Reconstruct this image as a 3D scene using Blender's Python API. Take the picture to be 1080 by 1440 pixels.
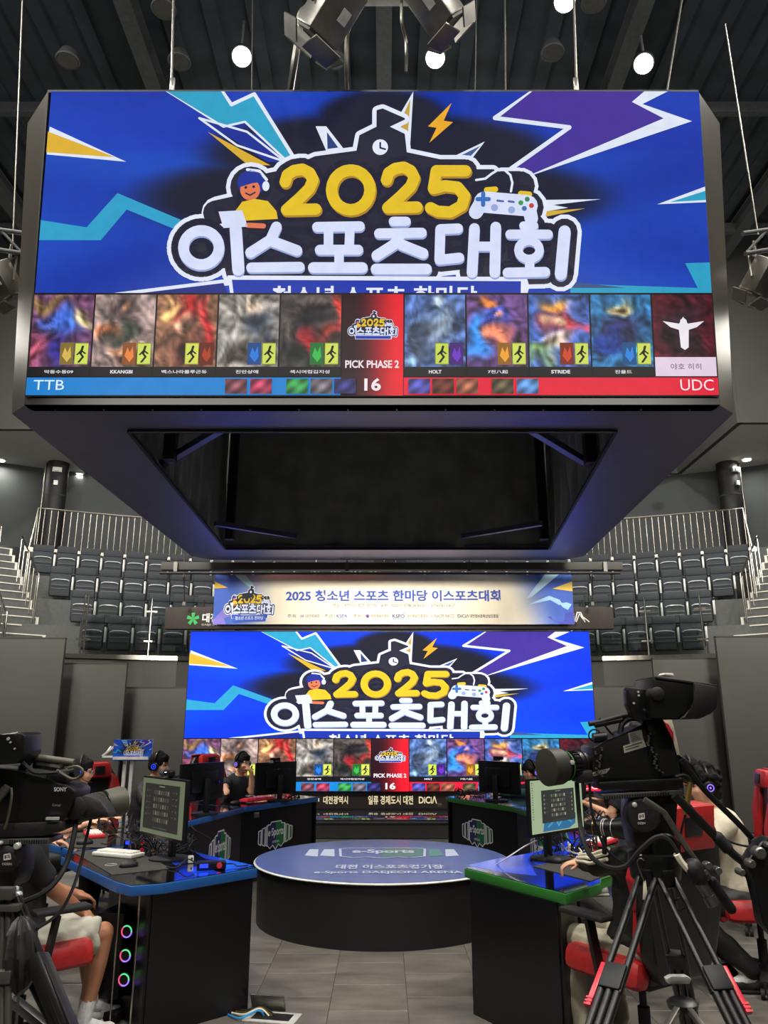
import bpy, bmesh, math, random
from mathutils import Vector, Matrix, noise
from mathutils.geometry import tessellate_polygon
for o in list(bpy.data.objects): bpy.data.objects.remove(o)
SC = bpy.context.scene; COL = SC.collection
random.seed(7)
# ---------------------------------------------------------------- camera, world, lamps, exposure
PITCH = math.radians(15.3); FPX = 1082.0; CAMZ = 1.6
cd = bpy.data.cameras.new('camera'); cam = bpy.data.objects.new('camera', cd); COL.objects.link(cam)
cam.location = (0, 0, CAMZ); cam.rotation_euler = (math.pi/2 + PITCH, 0, 0)
cd.sensor_fit = 'VERTICAL'; cd.sensor_height = 24; cd.lens = 24*FPX/1440; cd.clip_start = .05; cd.clip_end = 200
SC.camera = cam
w = bpy.data.worlds.new('hall_air'); SC.world = w; w.use_nodes = True
w.node_tree.nodes['Background'].inputs[0].default_value = (.75, .8, .9, 1)
w.node_tree.nodes['Background'].inputs[1].default_value = .05
SC.view_settings.view_transform = 'Standard'; SC.view_settings.look = 'None'
SC.view_settings.exposure = 0.0; SC.view_settings.gamma = 1; SC.view_settings.use_curve_mapping = False
def area(loc, tgt, size, power, col=(1, .95, .88)):
    l = bpy.data.lights.new('hall_or_fill_lamp', 'AREA'); l.energy = power; l.size = size; l.color = col; l.shape = 'DISK'
    o = bpy.data.objects.new('hall_or_fill_lamp', l); COL.objects.link(o); o.location = loc
    o.rotation_euler = (Vector(tgt)-Vector(loc)).to_track_quat('-Z', 'Y').to_euler(); return o
# the floodlights under the roof: rows of them, four of them in view
for x, y, p in ((-5.5, 2, 230), (0, 1, 230), (5.5, 2, 230), (-7, 7.5, 210), (7, 7.5, 210), (-4.5, 13.5, 190), (4.5, 13.5, 190), (0, -5, 200)):
    area((x, y, 12.0), (x*.8, y+.6, 0), .7, p*2.6)
# unseen fill lamps added behind viewer and at sides, plus the side truss lamps
for x, y, z, t, p in ((-5, -4, 9.5, (-3, 8, 0), 200), (5, -4, 9.5, (3, 8, 0), 200), (-5.4, 8.2, 6.6, (-.8, 13, 2.8), 320), (5.4, 8.2, 6.6, (.8, 13, 2.8), 320), (-6.5, 3.2, 9.8, (-3.3, 6, 6.6), 110), (6.5, 3.2, 9.8, (3.3, 6, 6.6), 110), (-9, 11, 8.2, (-4.5, 17, 4.2), 150), (9, 11, 8.2, (4.5, 17, 4.2), 150)):
    area((x, y, z), t, 1.2, p)
for x, y in ((-11.5, 18.6), (11.5, 18.6)):  # unseen uplights added to brighten the gallery ceiling
    area((x, y, 5.9), (x*.8, y-.5, 8.1), .6, 200)
for x, y in ((-9, 5), (9, 5), (0, 16), (0, 2)):  # upward fill without fixtures, added to lift the dark roof
    area((x, y, 9.0), (x, y, 13), 2.0, 90, (.85, .93, 1))

# two unseen narrow spots, added behind the viewer to brighten the banner
for x in (-4.5, 4.5):
    l = bpy.data.lights.new('banner_fill_spot', 'SPOT'); l.energy = 15000; l.spot_size = .33; l.spot_blend = .8; l.color = (1, .95, .86); l.shadow_soft_size = .15
    o = bpy.data.objects.new('banner_fill_spot', l); COL.objects.link(o); o.location = (x, -5, 4.7); o.rotation_euler = (Vector((-x*.2, 13, 3.5))-Vector((x, -5, 4.7))).to_track_quat('-Z', 'Y').to_euler()

def uni(px, py):                      # direction through a pixel of the 1080x1440 frame
    a = (px-540)/FPX; b = (720-py)/FPX
    c, s = math.cos(PITCH), math.sin(PITCH)
    return Vector((a, c - b*s, s + b*c))
def A(px, py, d):                     # the point at forward distance d
    v = uni(px, py); return Vector((0, 0, CAMZ)) + v*(d/v.y)
def G(px, py, z):                     # the point at height z
    v = uni(px, py); return Vector((0, 0, CAMZ)) + v*((z-CAMZ)/v.z)
def V(*a): return Vector(a)
# ---------------------------------------------------------------- materials
def lin(c):
    return tuple(((v/255)/12.92 if v <= 10 else ((v/255+.055)/1.055)**2.4) for v in c[:3])
MT = {}
def mat(name, c, rough=.6, metal=0., emit=0., var=.12, scale=14., bump=.0, coat=0., alpha=1., attr=False, stretch=None, spec=.5):
    m = bpy.data.materials.new(name); m.use_nodes = True; nt = m.node_tree; N = nt.nodes; L = nt.links
    b = N['Principled BSDF']; b.inputs['Roughness'].default_value = rough; b.inputs['Metallic'].default_value = metal
    b.inputs['Specular IOR Level'].default_value = spec
    b.inputs['Coat Weight'].default_value = coat; b.inputs['Coat Roughness'].default_value = .06
    col = (*lin(c), 1)
    tc = N.new('ShaderNodeTexCoord'); nz = N.new('ShaderNodeTexNoise'); nz.inputs['Scale'].default_value = scale; nz.inputs['Detail'].default_value = 5
    if stretch:
        mp = N.new('ShaderNodeMapping'); mp.inputs['Scale'].default_value = stretch
        L.new(tc.outputs['Object'], mp.inputs[0]); L.new(mp.outputs[0], nz.inputs['Vector'])
    else: L.new(tc.outputs['Object'], nz.inputs['Vector'])
    mx = N.new('ShaderNodeMix'); mx.data_type = 'RGBA'; mx.blend_type = 'MULTIPLY'; mx.inputs[0].default_value = 1
    rp = N.new('ShaderNodeMapRange'); rp.inputs['From Min'].default_value = .3; rp.inputs['From Max'].default_value = .7
    rp.inputs['To Min'].default_value = 1-var; rp.inputs['To Max'].default_value = 1+var
    L.new(nz.outputs['Fac'], rp.inputs['Value']); L.new(rp.outputs[0], mx.inputs[7])
    if attr:
        at = N.new('ShaderNodeAttribute'); at.attribute_name = 'Col'; L.new(at.outputs['Color'], mx.inputs[6])
    else: mx.inputs[6].default_value = col
    if emit:
        b.inputs['Base Color'].default_value = (.01, .01, .01, 1)
        L.new(mx.outputs[2], b.inputs['Emission Color']); b.inputs['Emission Strength'].default_value = emit
    else: L.new(mx.outputs[2], b.inputs['Base Color'])
    if bump:
        bp = N.new('ShaderNodeBump'); bp.inputs['Strength'].default_value = bump; bp.inputs['Distance'].default_value = .01
        L.new(nz.outputs['Fac'], bp.inputs['Height']); L.new(bp.outputs[0], b.inputs['Normal'])
    if alpha < 1: b.inputs['Alpha'].default_value = alpha
    MT[name] = m; return m
mat('wall_paint', (66, 66, 62), .85, var=.05, scale=2)
mat('upper_wall', (66, 70, 69), .85, var=.06, scale=1.2)
mat('panel_grey', (74, 73, 68), .8, var=.05, scale=3)
mat('soffit', (190, 190, 184), .9, var=.04)
mat('roof_dark', (54, 60, 64), .9, var=.15, scale=3)
mat('roof_steel', (78, 80, 80), .7, .1, var=.15)
mat('black_shell', (122, 122, 146), .42, .95, spec=.5, var=.08, scale=2)
mat('shell_side', (120, 116, 106), .3, .7, var=.06, scale=2)
mat('curtain', (120, 124, 120), .95, var=.2, scale=3, bump=.3)
mat('steel', (170, 166, 156), .26, 1., var=.08, scale=8)
mat('cable_steel', (120, 118, 110), .4, .8)
mat('seat_fabric', (48, 53, 58), .85, var=.15, scale=60, bump=.2)
mat('seat_pad', (44, 48, 52), .8, var=.15, scale=60, bump=.2)
mat('seat_plastic', (66, 70, 74), .3, var=.05)
mat('seat_gloss', (205, 208, 206), .18, var=.05)
mat('step_grey', (86, 88, 86), .85, var=.1, scale=20)
mat('nosing', (215, 213, 200), .5, var=.05)
mat('stage_gloss', (40, 42, 48), .09, var=.1, coat=.6)
mat('stage_face', (44, 42, 40), .6)
mat('black_matt', (11, 11, 12), .6, var=.1)
mat('black_laminate', (9, 9, 12), .34, var=.08, scale=5)
mat('desk_gloss', (9, 9, 14), .07, var=.1, coat=.5)
mat('blue_edge', (28, 84, 150), .4, var=.05)
mat('blue_print', (20, 62, 205), .15, var=.05, coat=.4)
mat('green_edge', (44, 112, 42), .4, var=.05)
mat('podium_top', (72, 88, 140), .38, var=.06, coat=.08)  # blue sheen of the screens is put into the base colour
mat('podium_side', (14, 14, 16), .55, var=.12, scale=6)
mat('podium_rim', (214, 214, 206), .4)
mat('plastic_black', (9, 9, 10), .38, var=.1, scale=30)
mat('plastic_soft', (22, 22, 22), .6, var=.12, scale=60, bump=.15)
mat('carbon', (24, 24, 24), .35, .2, var=.3, scale=40, stretch=(1, 1, 8))
mat('rubber', (14, 14, 14), .75)
mat('grey_metal', (120, 118, 112), .35, .8)
mat('lens_glass', (12, 12, 20), .03, coat=1)
mat('lens_grey', (74, 72, 60), .55, var=.1)
mat('lens_dark', (46, 45, 38), .55, var=.1)
mat('leather_black', (14, 14, 15), .42, var=.15, scale=40, bump=.15)
mat('leather_red', (172, 34, 34), .45, var=.12, scale=40, bump=.15)
mat('red_plastic', (205, 45, 62), .35)
mat('skin', (214, 160, 128), .5, var=.05, scale=9)
mat('skin_tan', (164, 112, 82), .5, var=.05, scale=9)
mat('hair', (17, 14, 14), .8, var=.5, scale=60, bump=.4, stretch=(3, 3, 1), spec=.25)
mat('tee_black', (30, 31, 34), .9, var=.12, scale=30, bump=.3)
mat('tee_green', (20, 62, 66), .85, var=.12, scale=30, bump=.3)
mat('tee_cream', (206, 196, 172), .9, var=.06, scale=18, bump=.6)
mat('shorts_white', (168, 166, 152), .9, var=.08, scale=12, bump=.8)
mat('pants_beige', (172, 164, 142), .85, var=.08, scale=14, bump=.8)
mat('track_black', (18, 18, 20), .6, var=.12, scale=20, bump=.4)
mat('stripe_cream', (228, 220, 196), .8)
mat('white_plastic', (222, 220, 210), .4, var=.03)
mat('keycap_grey', (120, 136, 152), .5)
mat('sock_white', (214, 214, 214), .95, bump=.3, scale=60)
mat('shoe_white', (206, 204, 196), .7, var=.08)
mat('bezel', (14, 14, 14), .35)
mat('mat_cloth', (44, 42, 38), .85, var=.3, scale=90)
mat('brass', (180, 150, 80), .3, .9)
mat('bag_nylon', (40, 40, 39), .45, var=.25, scale=20, bump=.5)
mat('frame_white', (216, 216, 212), .4)
mat('print', (255, 255, 255), .75, attr=True, var=.03, scale=5)
mat('print_gloss', (255, 255, 255), .35, attr=True, var=.02)
mat('led', (255, 255, 255), attr=True, emit=1., var=.05, scale=9, spec=0, rough=1)
mat('led_stage', (255, 255, 255), attr=True, emit=1.4, var=.05, scale=9, spec=0, rough=1)
mat('led_backdrop', (255, 255, 255), attr=True, emit=3.2, var=.05, scale=9, spec=0, rough=1)
mat('monitor_glow', (255, 255, 255), attr=True, emit=.75, var=.02)
mat('lamp_white', (255, 250, 240), emit=14, var=0)
mat('downlight', (255, 250, 235), emit=6, var=0)
mat('led_blue', (30, 60, 255), emit=1.6, var=0)
mat('led_violet', (150, 110, 255), emit=1.5, var=0)
mat('led_green', (90, 235, 150), emit=1.1, var=0)
mat('led_pink', (240, 90, 130), emit=1.0, var=0)
mat('sign_board', (52, 44, 40), .8)
mat('sign_glow', (236, 214, 168), emit=.8, var=0)
mat('cyan_print', (40, 150, 220), .4)
mat('metal_silver', (206, 206, 200), .4, .3)
def glass_mat():
    m = bpy.data.materials.new('clear_glass'); m.use_nodes = True; nt = m.node_tree; nt.nodes.clear()
    o = nt.nodes.new('ShaderNodeOutputMaterial'); mx = nt.nodes.new('ShaderNodeMixShader'); t = nt.nodes.new('ShaderNodeBsdfTransparent'); g = nt.nodes.new('ShaderNodeBsdfGlossy')
    f = nt.nodes.new('ShaderNodeFresnel'); f.inputs[0].default_value = 1.55; g.inputs['Roughness'].default_value = .02; t.inputs[0].default_value = (.9, .94, .93, 1)
    mm = nt.nodes.new('ShaderNodeMath'); mm.operation = 'MULTIPLY'; mm.inputs[1].default_value = 1.6
    nt.links.new(f.outputs[0], mm.inputs[0]); nt.links.new(mm.outputs[0], mx.inputs[0]); nt.links.new(t.outputs[0], mx.inputs[1]); nt.links.new(g.outputs[0], mx.inputs[2]); nt.links.new(mx.outputs[0], o.inputs[0])
    MT['clear_glass'] = m
glass_mat()
def tile_mat():
    m = mat('floor_tile', (98, 94, 88), .42, var=.42, scale=2.2, bump=.1)
    nt = m.node_tree; N = nt.nodes; L = nt.links
    oi = N.new('ShaderNodeObjectInfo'); va = N.new('ShaderNodeVectorMath'); va.operation = 'ADD'
    nz = [n for n in N if n.type == 'TEX_NOISE'][0]; tc = [n for n in N if n.type == 'TEX_COORD'][0]
    mu = N.new('ShaderNodeMath'); mu.operation = 'MULTIPLY'; mu.inputs[1].default_value = 37
    L.new(oi.outputs['Random'], mu.inputs[0]); L.new(tc.outputs['Object'], va.inputs[0]); L.new(mu.outputs[0], va.inputs[1])
    L.new(va.outputs[0], nz.inputs['Vector']); nz.inputs['Detail'].default_value = 9; nz.inputs['Roughness'].default_value = .7
    mpn = N.new('ShaderNodeMapping'); mpn.inputs['Scale'].default_value = (1.0, 2.6, 1); L.new(va.outputs[0], mpn.inputs[0]); L.new(mpn.outputs[0], nz.inputs['Vector'])
tile_mat()
# ---------------------------------------------------------------- objects
RM = {}
def tag(o, label=None, cat=None, group=None, kind=None):
    if label: o['label'] = label
    if cat: o['category'] = cat
    if group: o['group'] = group
    if kind: o['kind'] = kind
    return o
def thing(name, label=None, cat=None, loc=(0, 0, 0), rz=0., group=None, kind=None):
    o = bpy.data.objects.new(name, None); COL.objects.link(o); o.empty_display_size = .1
    o.location = loc; o.rotation_euler = (0, 0, rz); RM[o.name] = Matrix.Translation(Vector(loc)) @ Matrix.Rotation(rz, 4, 'Z')
    return tag(o, label, cat, group, kind)
def rootmat(o):
    while o.parent: o = o.parent
    return RM.get(o.name, Matrix())
def dup(o, parent=None, loc=None, rz=None, label=None, group=None):
    c = o.copy(); COL.objects.link(c); c.parent = parent
    if parent is None:
        if loc is not None: c.location = loc
        if rz is not None: c.rotation_euler = (0, 0, rz)
        RM[c.name] = Matrix.Translation(c.location) @ Matrix.Rotation(c.rotation_euler[2], 4, 'Z')
        if label: c['label'] = label
        if group: c['group'] = group
    for k in o.children: dup(k, c)
    return c
class MB:
    def __init__(s): s.bm = bmesh.new()
    def box(s, c, d, R=None, bev=0.):
        m = Matrix.Translation(Vector(c)) @ (R.to_4x4() if R is not None else Matrix()) @ Matrix.Diagonal((*d, 1))
        r = bmesh.ops.create_cube(s.bm, size=1, matrix=m)
        if bev:
            es = list({e for v in r['verts'] for e in v.link_edges})
            bmesh.ops.bevel(s.bm, geom=es, offset=bev, segments=2, affect='EDGES', profile=.5)
        return s
    def beam(s, a, b, w, h, up=(0, 0, 1), bev=0.):
        a, b = Vector(a), Vector(b); d = b-a; L = d.length; y = d.normalized(); x = y.cross(Vector(up))
        if x.length < 1e-4: x = Vector((1, 0, 0))
        x.normalize(); z = x.cross(y); R = Matrix((x, y, z)).transposed()
        return s.box((a+b)/2, (w, L, h), R, bev)
    def cyl(s, a, b, r, r2=None, seg=14, caps=True):
        a, b = Vector(a), Vector(b); d = b-a; r2 = r if r2 is None else r2
        q = d.to_track_quat('Z', 'Y').to_matrix().to_4x4()
        bmesh.ops.create_cone(s.bm, cap_ends=caps, cap_tris=False, segments=seg, radius1=max(r, 1e-4), radius2=max(r2, 1e-4), depth=d.length, matrix=Matrix.Translation((a+b)/2) @ q)
        return s
    def sph(s, c, r, R=None, seg=14):
        r = (r, r, r) if not hasattr(r, '__len__') else r
        m = Matrix.Translation(Vector(c)) @ (R.to_4x4() if R is not None else Matrix()) @ Matrix.Diagonal((*r, 1))
        bmesh.ops.create_uvsphere(s.bm, u_segments=seg, v_segments=max(6, seg*2//3), radius=1, matrix=m); return s
    def cap(s, a, b, ra, rb=None, seg=12):
        rb = ra if rb is None else rb
        s.cyl(a, b, ra, rb, seg); s.sph(a, ra, seg=seg); s.sph(b, rb, seg=seg); return s
    def ring(s, c, R, r, axis=(0, 0, 1), seg=20, ms=6, arc=(0, 2*math.pi)):
        q = Vector(axis).to_track_quat('Z', 'Y').to_matrix(); pts = []
        full = abs(arc[1]-arc[0]-2*math.pi) < 1e-3
        for i in range(seg + (0 if full else 1)):
            t = arc[0] + (arc[1]-arc[0])*i/seg; pts.append(Vector(c) + q @ Vector((R*math.cos(t), R*math.sin(t), 0)))
        return s.tube(pts, r, ms, closed=full)
    def tube(s, pts, r, seg=6, closed=False, smooth=0):
        pts = [Vector(p) for p in pts]
        if smooth and len(pts) > 2:
            out = []
            for i in range(len(pts)-1):
                p0 = pts[max(i-1, 0)]; p1 = pts[i]; p2 = pts[i+1]; p3 = pts[min(i+2, len(pts)-1)]
                for k in range(smooth):
                    t = k/smooth; out.append(.5*((2*p1)+(p2-p0)*t+(2*p0-5*p1+4*p2-p3)*t*t+(3*p1-p0-3*p2+p3)*t**3))
            pts = out+[pts[-1]]
        n = len(pts); rings = []; up = None
        for i, p in enumerate(pts):
            if closed: t = pts[(i+1) % n]-pts[i-1]
            else: t = pts[min(i+1, n-1)]-pts[max(i-1, 0)]
            if t.length < 1e-9: t = Vector((0, 0, 1))
            t.normalize()
            if up is None: up = Vector((0, 0, 1)) if abs(t.z) < .9 else Vector((1, 0, 0))
            x = t.cross(up); x.normalize(); y = x.cross(t); up = y
            rr = r[i] if hasattr(r, '__len__') else r
            rings.append([s.bm.verts.new(p + x*math.cos(2*math.pi*k/seg)*rr + y*math.sin(2*math.pi*k/seg)*rr) for k in range(seg)])
        m = n if closed else n-1
        for i in range(m):
            a, b = rings[i], rings[(i+1) % n]
            for k in range(seg): s.bm.faces.new((a[k], a[(k+1) % seg], b[(k+1) % seg], b[k]))
        if not closed: s.bm.faces.new(rings[0][::-1]); s.bm.faces.new(rings[-1])
        return s
    def lathe(s, a, axis, prof, seg=20):         # prof: (distance along axis, radius)
        ax = Vector(axis).normalized(); q = ax.to_track_quat('Z', 'Y').to_matrix(); a = Vector(a); R = []
        for h, r in prof:
            R.append([s.bm.verts.new(a + ax*h + q @ Vector((r*math.cos(2*math.pi*k/seg), r*math.sin(2*math.pi*k/seg), 0))) for k in range(seg)])
        for i in range(len(R)-1):
            for k in range(seg): s.bm.faces.new((R[i][k], R[i][(k+1) % seg], R[i+1][(k+1) % seg], R[i+1][k]))
        s.bm.faces.new(R[0][::-1]); s.bm.faces.new(R[-1]); return s
    def prism(s, pts, vec, bev=0.):                      # a 3D polygon extruded along vec
        vec = Vector(vec); lo = [s.bm.verts.new(Vector(p)) for p in pts]; hi = [s.bm.verts.new(Vector(p)+vec) for p in pts]
        n = len(pts); fs = [s.bm.faces.new(lo[::-1]), s.bm.faces.new(hi)]
        for i in range(n): fs.append(s.bm.faces.new((lo[i], lo[(i+1) % n], hi[(i+1) % n], hi[i])))
        if bev:
            es = list({e for v in lo+hi for e in v.link_edges})
            bmesh.ops.bevel(s.bm, geom=es, offset=bev, segments=2, affect='EDGES', profile=.5)
        return s
    def quad(s, *p): s.bm.faces.new([s.bm.verts.new(Vector(q)) for q in p]); return s
    def build(s, name, m, parent=None, world=False, xf=None, kind=None, label=None, voxel=0., smooth_it=0, disp=0., dscale=6.):
        bm = s.bm; bmesh.ops.recalc_face_normals(bm, faces=bm.faces[:])
        if world and parent is not None: bm.transform(rootmat(parent).inverted())
        if xf is not None: bm.transform(xf)
        me = bpy.data.meshes.new(name); bm.to_mesh(me); bm.free()
        if voxel:
            t = bpy.data.objects.new('t', me); COL.objects.link(t)
            r = t.modifiers.new('r', 'REMESH'); r.mode = 'VOXEL'; r.voxel_size = voxel
            if smooth_it: q = t.modifiers.new('s', 'SMOOTH'); q.iterations = smooth_it; q.factor = .5
            dg = bpy.context.evaluated_depsgraph_get(); dg.update()
            m2 = bpy.data.meshes.new_from_object(t.evaluated_get(dg)); bpy.data.objects.remove(t); bpy.data.meshes.remove(me); me = m2; me.name = name
            if disp:
                ns = [v.normal.copy() for v in me.vertices]
                for v, nn in zip(me.vertices, ns): v.co += nn*noise.noise(v.co*dscale)*disp
        me.polygons.foreach_set('use_smooth', [True]*len(me.polygons))
        if not voxel: me.set_sharp_from_angle(angle=math.radians(38))
        me.materials.clear(); me.materials.append(MT[m])
        o = bpy.data.objects.new(name, me); COL.objects.link(o); o.parent = parent
        if kind: o['kind'] = kind
        if label: o['label'] = label
        return o
def RX(a): return Matrix.Rotation(a, 3, 'X')
def RY(a): return Matrix.Rotation(a, 3, 'Y')
def RZ(a): return Matrix.Rotation(a, 3, 'Z')
# ---------------------------------------------------------------- flat print
_tc = {}
def text_mesh(s, bold=.0, shear=0.):
    k = (s, bold, shear)
    if k in _tc: return _tc[k]
    cu = bpy.data.curves.new('t', 'FONT'); cu.body = s; cu.size = 1; cu.offset = bold; cu.resolution_u = 3; cu.shear = shear
    o = bpy.data.objects.new('t', cu); COL.objects.link(o)
    dg = bpy.context.evaluated_depsgraph_get(); dg.update()
    me = bpy.data.meshes.new_from_object(o.evaluated_get(dg))
    vs = [(v.co.x, v.co.y) for v in me.vertices]; fs = [tuple(p.vertices) for p in me.polygons]
    bpy.data.objects.remove(o); bpy.data.meshes.remove(me)
    x0 = min(v[0] for v in vs); x1 = max(v[0] for v in vs); y0 = min(v[1] for v in vs); y1 = max(v[1] for v in vs)
    vs = [((x-x0)/(x1-x0), 1-(y-y0)/(y1-y0)) for x, y in vs]
    _tc[k] = (vs, fs, (x1-x0)/(y1-y0)); return _tc[k]
class Ink:                                            # flat shapes in the (u, v) of a board; v runs down
    def __init__(s, T=None): s.v = []; s.c = []; s.f = []; s.T = T or (lambda p: p); s.k = 0
    def poly(s, pts, col, layer=0):
        pts = [s.T(p) for p in pts]; b = len(s.v); s.v += [(p[0], p[1], layer) for p in pts]; s.c += [lin(col)]*len(pts)
        for t in tessellate_polygon([[Vector((p[0], p[1], 0)) for p in pts]]): s.f.append(tuple(b+i for i in t))
    def rect(s, x0, y0, x1, y1, col, layer=0): s.poly([(x0, y0), (x1, y0), (x1, y1), (x0, y1)], col, layer)
    def disc(s, c, r, col, layer=0, n=20, ry=None, a0=0, a1=2*math.pi):
        ry = ry or r
        s.poly([(c[0]+r*math.cos(a0+(a1-a0)*i/n), c[1]+ry*math.sin(a0+(a1-a0)*i/n)) for i in range(n + (0 if a1-a0 > 6.28 else 1))], col, layer)
    def stroke(s, pts, w, col, layer=0, closed=False, n=14, round_=True):
        P = list(pts) + ([pts[0]] if closed else [])
        for i, (a, b) in enumerate(zip(P[:-1], P[1:])):
            dx, dy = b[0]-a[0], b[1]-a[1]; L = math.hypot(dx, dy) or 1; nx, ny = -dy/L*w/2, dx/L*w/2
            s.poly([(a[0]+nx, a[1]+ny), (b[0]+nx, b[1]+ny), (b[0]-nx, b[1]-ny), (a[0]-nx, a[1]-ny)], col, layer)
        if round_:
            for p in P[:len(P) - (1 if closed else 0)]: s.disc(p, w/2, col, layer, n)
    def text(s, t, x0, y0, x1, y1, col, layer=0, bold=.0, shear=0.):
        vs, fs, _ = text_mesh(t, bold, shear); b = len(s.v)
        for x, y in vs:
            p = s.T((x0+(x1-x0)*x, y0+(y1-y0)*y)); s.v.append((p[0], p[1], layer)); s.c.append(lin(col))
        s.f += [tuple(b+i for i in f) for f in fs]
    def grid(s, x0, y0, x1, y1, nx, ny, fn, layer=0):
        b = len(s.v)
        for j in range(ny+1):
            for i in range(nx+1):
                a, c = i/nx, j/ny; p = s.T((x0+(x1-x0)*a, y0+(y1-y0)*c)); s.v.append((p[0], p[1], layer)); s.c.append(lin([max(0, min(255, q)) for q in fn(a, c)]))
        for j in range(ny):
            for i in range(nx):
                k = b+j*(nx+1)+i; s.f.append((k, k+1, k+nx+2, k+nx+1))
    def build(s, name, board, parent, m='print', label=None):
        me = bpy.data.meshes.new(name); TL, TR, BL, BR, n, st = board
        im = rootmat(parent).inverted()
        me.from_pydata([im @ (TL*(1-u)*(1-v)+TR*u*(1-v)+BL*(1-u)*v+BR*u*v + n*st*(l+1)) for u, v, l in s.v], [], s.f)
        ca = me.color_attributes.new('Col', 'FLOAT_COLOR', 'POINT'); ca.data.foreach_set('color', [x for c in s.c for x in (*c, 1)])
        me.materials.append(MT[m]); o = bpy.data.objects.new(name, me); COL.objects.link(o); o.parent = parent
        if label: o['label'] = label
        return o
def board(TL, TR, BL, BR, step=.0015):
    n = (TR-TL).cross(BL-TL).normalized(); n = -n
    mid = (TL+BR)/2
    return (TL, TR, BL, BR, n, step)
def face_to(bd, eye):
    if (Vector(eye)-bd[0]).dot(bd[4]) < 0: return (*bd[:4], -bd[4], bd[5])
    return bd
def homog(q):                                          # unit square -> pixel quad (TL TR BR BL), returns pixel -> unit
    (x0, y0), (x1, y1), (x2, y2), (x3, y3) = q
    dx1, dx2, sx = x1-x2, x3-x2, x0-x1+x2-x3; dy1, dy2, sy = y1-y2, y3-y2, y0-y1+y2-y3
    det = dx1*dy2-dx2*dy1; g = (sx*dy2-dx2*sy)/det; h = (dx1*sy-sx*dy1)/det
    M = Matrix(((x1-x0+g*x1, x3-x0+h*x3, x0), (y1-y0+g*y1, y3-y0+h*y3, y0), (g, h, 1))).inverted()
    def f(p): r = M @ Vector((p[0], p[1], 1)); return (r.x/r.z, r.y/r.z)
    return f
# ================================================================ the hall
CX, CY = .15, .2
def arc(r, t): return Vector((CX + r*math.sin(t), CY + r*math.cos(t), 0))
def ringwall(name, r, z0, z1, m, t0, t1, n, thick=.15, parent=None):
    b = MB()
    for i in range(n):
        a, c = t0+(t1-t0)*i/n, t0+(t1-t0)*(i+1)/n
        p = [arc(r, a), arc(r, c), arc(r+thick, c), arc(r+thick, a)]
        b.prism([q+V(0, 0, z0) for q in p], (0, 0, z1-z0))
    bmesh.ops.remove_doubles(b.bm, verts=b.bm.verts[:], dist=1e-4)
    return b.build(name, m, parent)
tag(ringwall('wall_back', 21.3, 0, 12.7, 'upper_wall', -math.pi, math.pi, 72), kind='structure')
b = MB(); b.box((0, 3, -.06), (43, 43, .1)); sub = tag(b.build('floor', 'wall_paint'), kind='structure')
# vinyl floor tiles
TS = .457
me = bpy.data.meshes.new('floor_tile'); bm = bmesh.new(); h = TS/2-.0012
bmesh.ops.create_cube(bm, size=1, matrix=Matrix.Translation((0, 0, -.005)) @ Matrix.Diagonal((2*h, 2*h, .01, 1)))
top = [e for e in bm.edges if all(v.co.z > -.001 for v in e.verts)]; bmesh.ops.bevel(bm, geom=top, offset=.0012, segments=1, affect='EDGES')
bm.to_mesh(me); bm.free(); me.materials.append(MT['floor_tile'])
rest = MB(); tiles = []
for i in range(-10, 12):
    for j in range(6, 27):
        x = -.09+i*TS; y = 5.03+.457*(j-11)+(TS/2 if i % 2 else 0) + TS/2
        tiles.append((x, y))
def tile_seen(x, y):
    if not (3.2 < y < 12 and abs(x) < .56*y+.3): return False
    if math.hypot(x+.01, y-7.25) < .8: return False
    return (-.85 < x < .6) or (x > 1.0 and y < 8.5) or (x < -1.0 and y < 6.5) or y > 9.6
tiles.sort(key=lambda p: (not tile_seen(*p), p[1]))
for k, (x, y) in enumerate(tiles):
    if k < 280:
        o = bpy.data.objects.new('tile', me); COL.objects.link(o); o.parent = sub; o.location = (x, y, 0)
    else: rest.box((x, y, -.005), (2*h, 2*h, .01))
rest.build('outer_tiling', 'floor_tile', sub, kind='stuff')
# roof
cl = thing('ceiling', kind='structure')
MB().box((0, 3, 12.75), (43, 43, .1)).build('roof_deck', 'roof_dark', cl)
for x in (-12, -8, -4, 0, 4, 8, 12):
    b = MB(); b.box((x, 6, 12.55), (.25, 34, .03)).box((x, 6, 12.2), (.25, 34, .03)).box((x, 6, 12.37), (.03, 34, .34)); b.build('roof_beam', 'roof_steel', cl)
for y in (1, 4.5, 8, 11.5, 15):
    b = MB(); b.box((0, y, 12.3), (30, .12, .22)); b.build('roof_joist', 'roof_steel', cl)
for i in range(40):
    x = -14+i*.7
    o = MB().box((x, 6, 12.66), (.22, 34, .07)).build('deck_rib', 'roof_dark', cl)
for x, y in ():
    b = MB(); b.cyl((x, -6, 11.7), (x, 19, 11.7), .35, seg=20); b.build('air_duct', 'roof_steel', cl)
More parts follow.
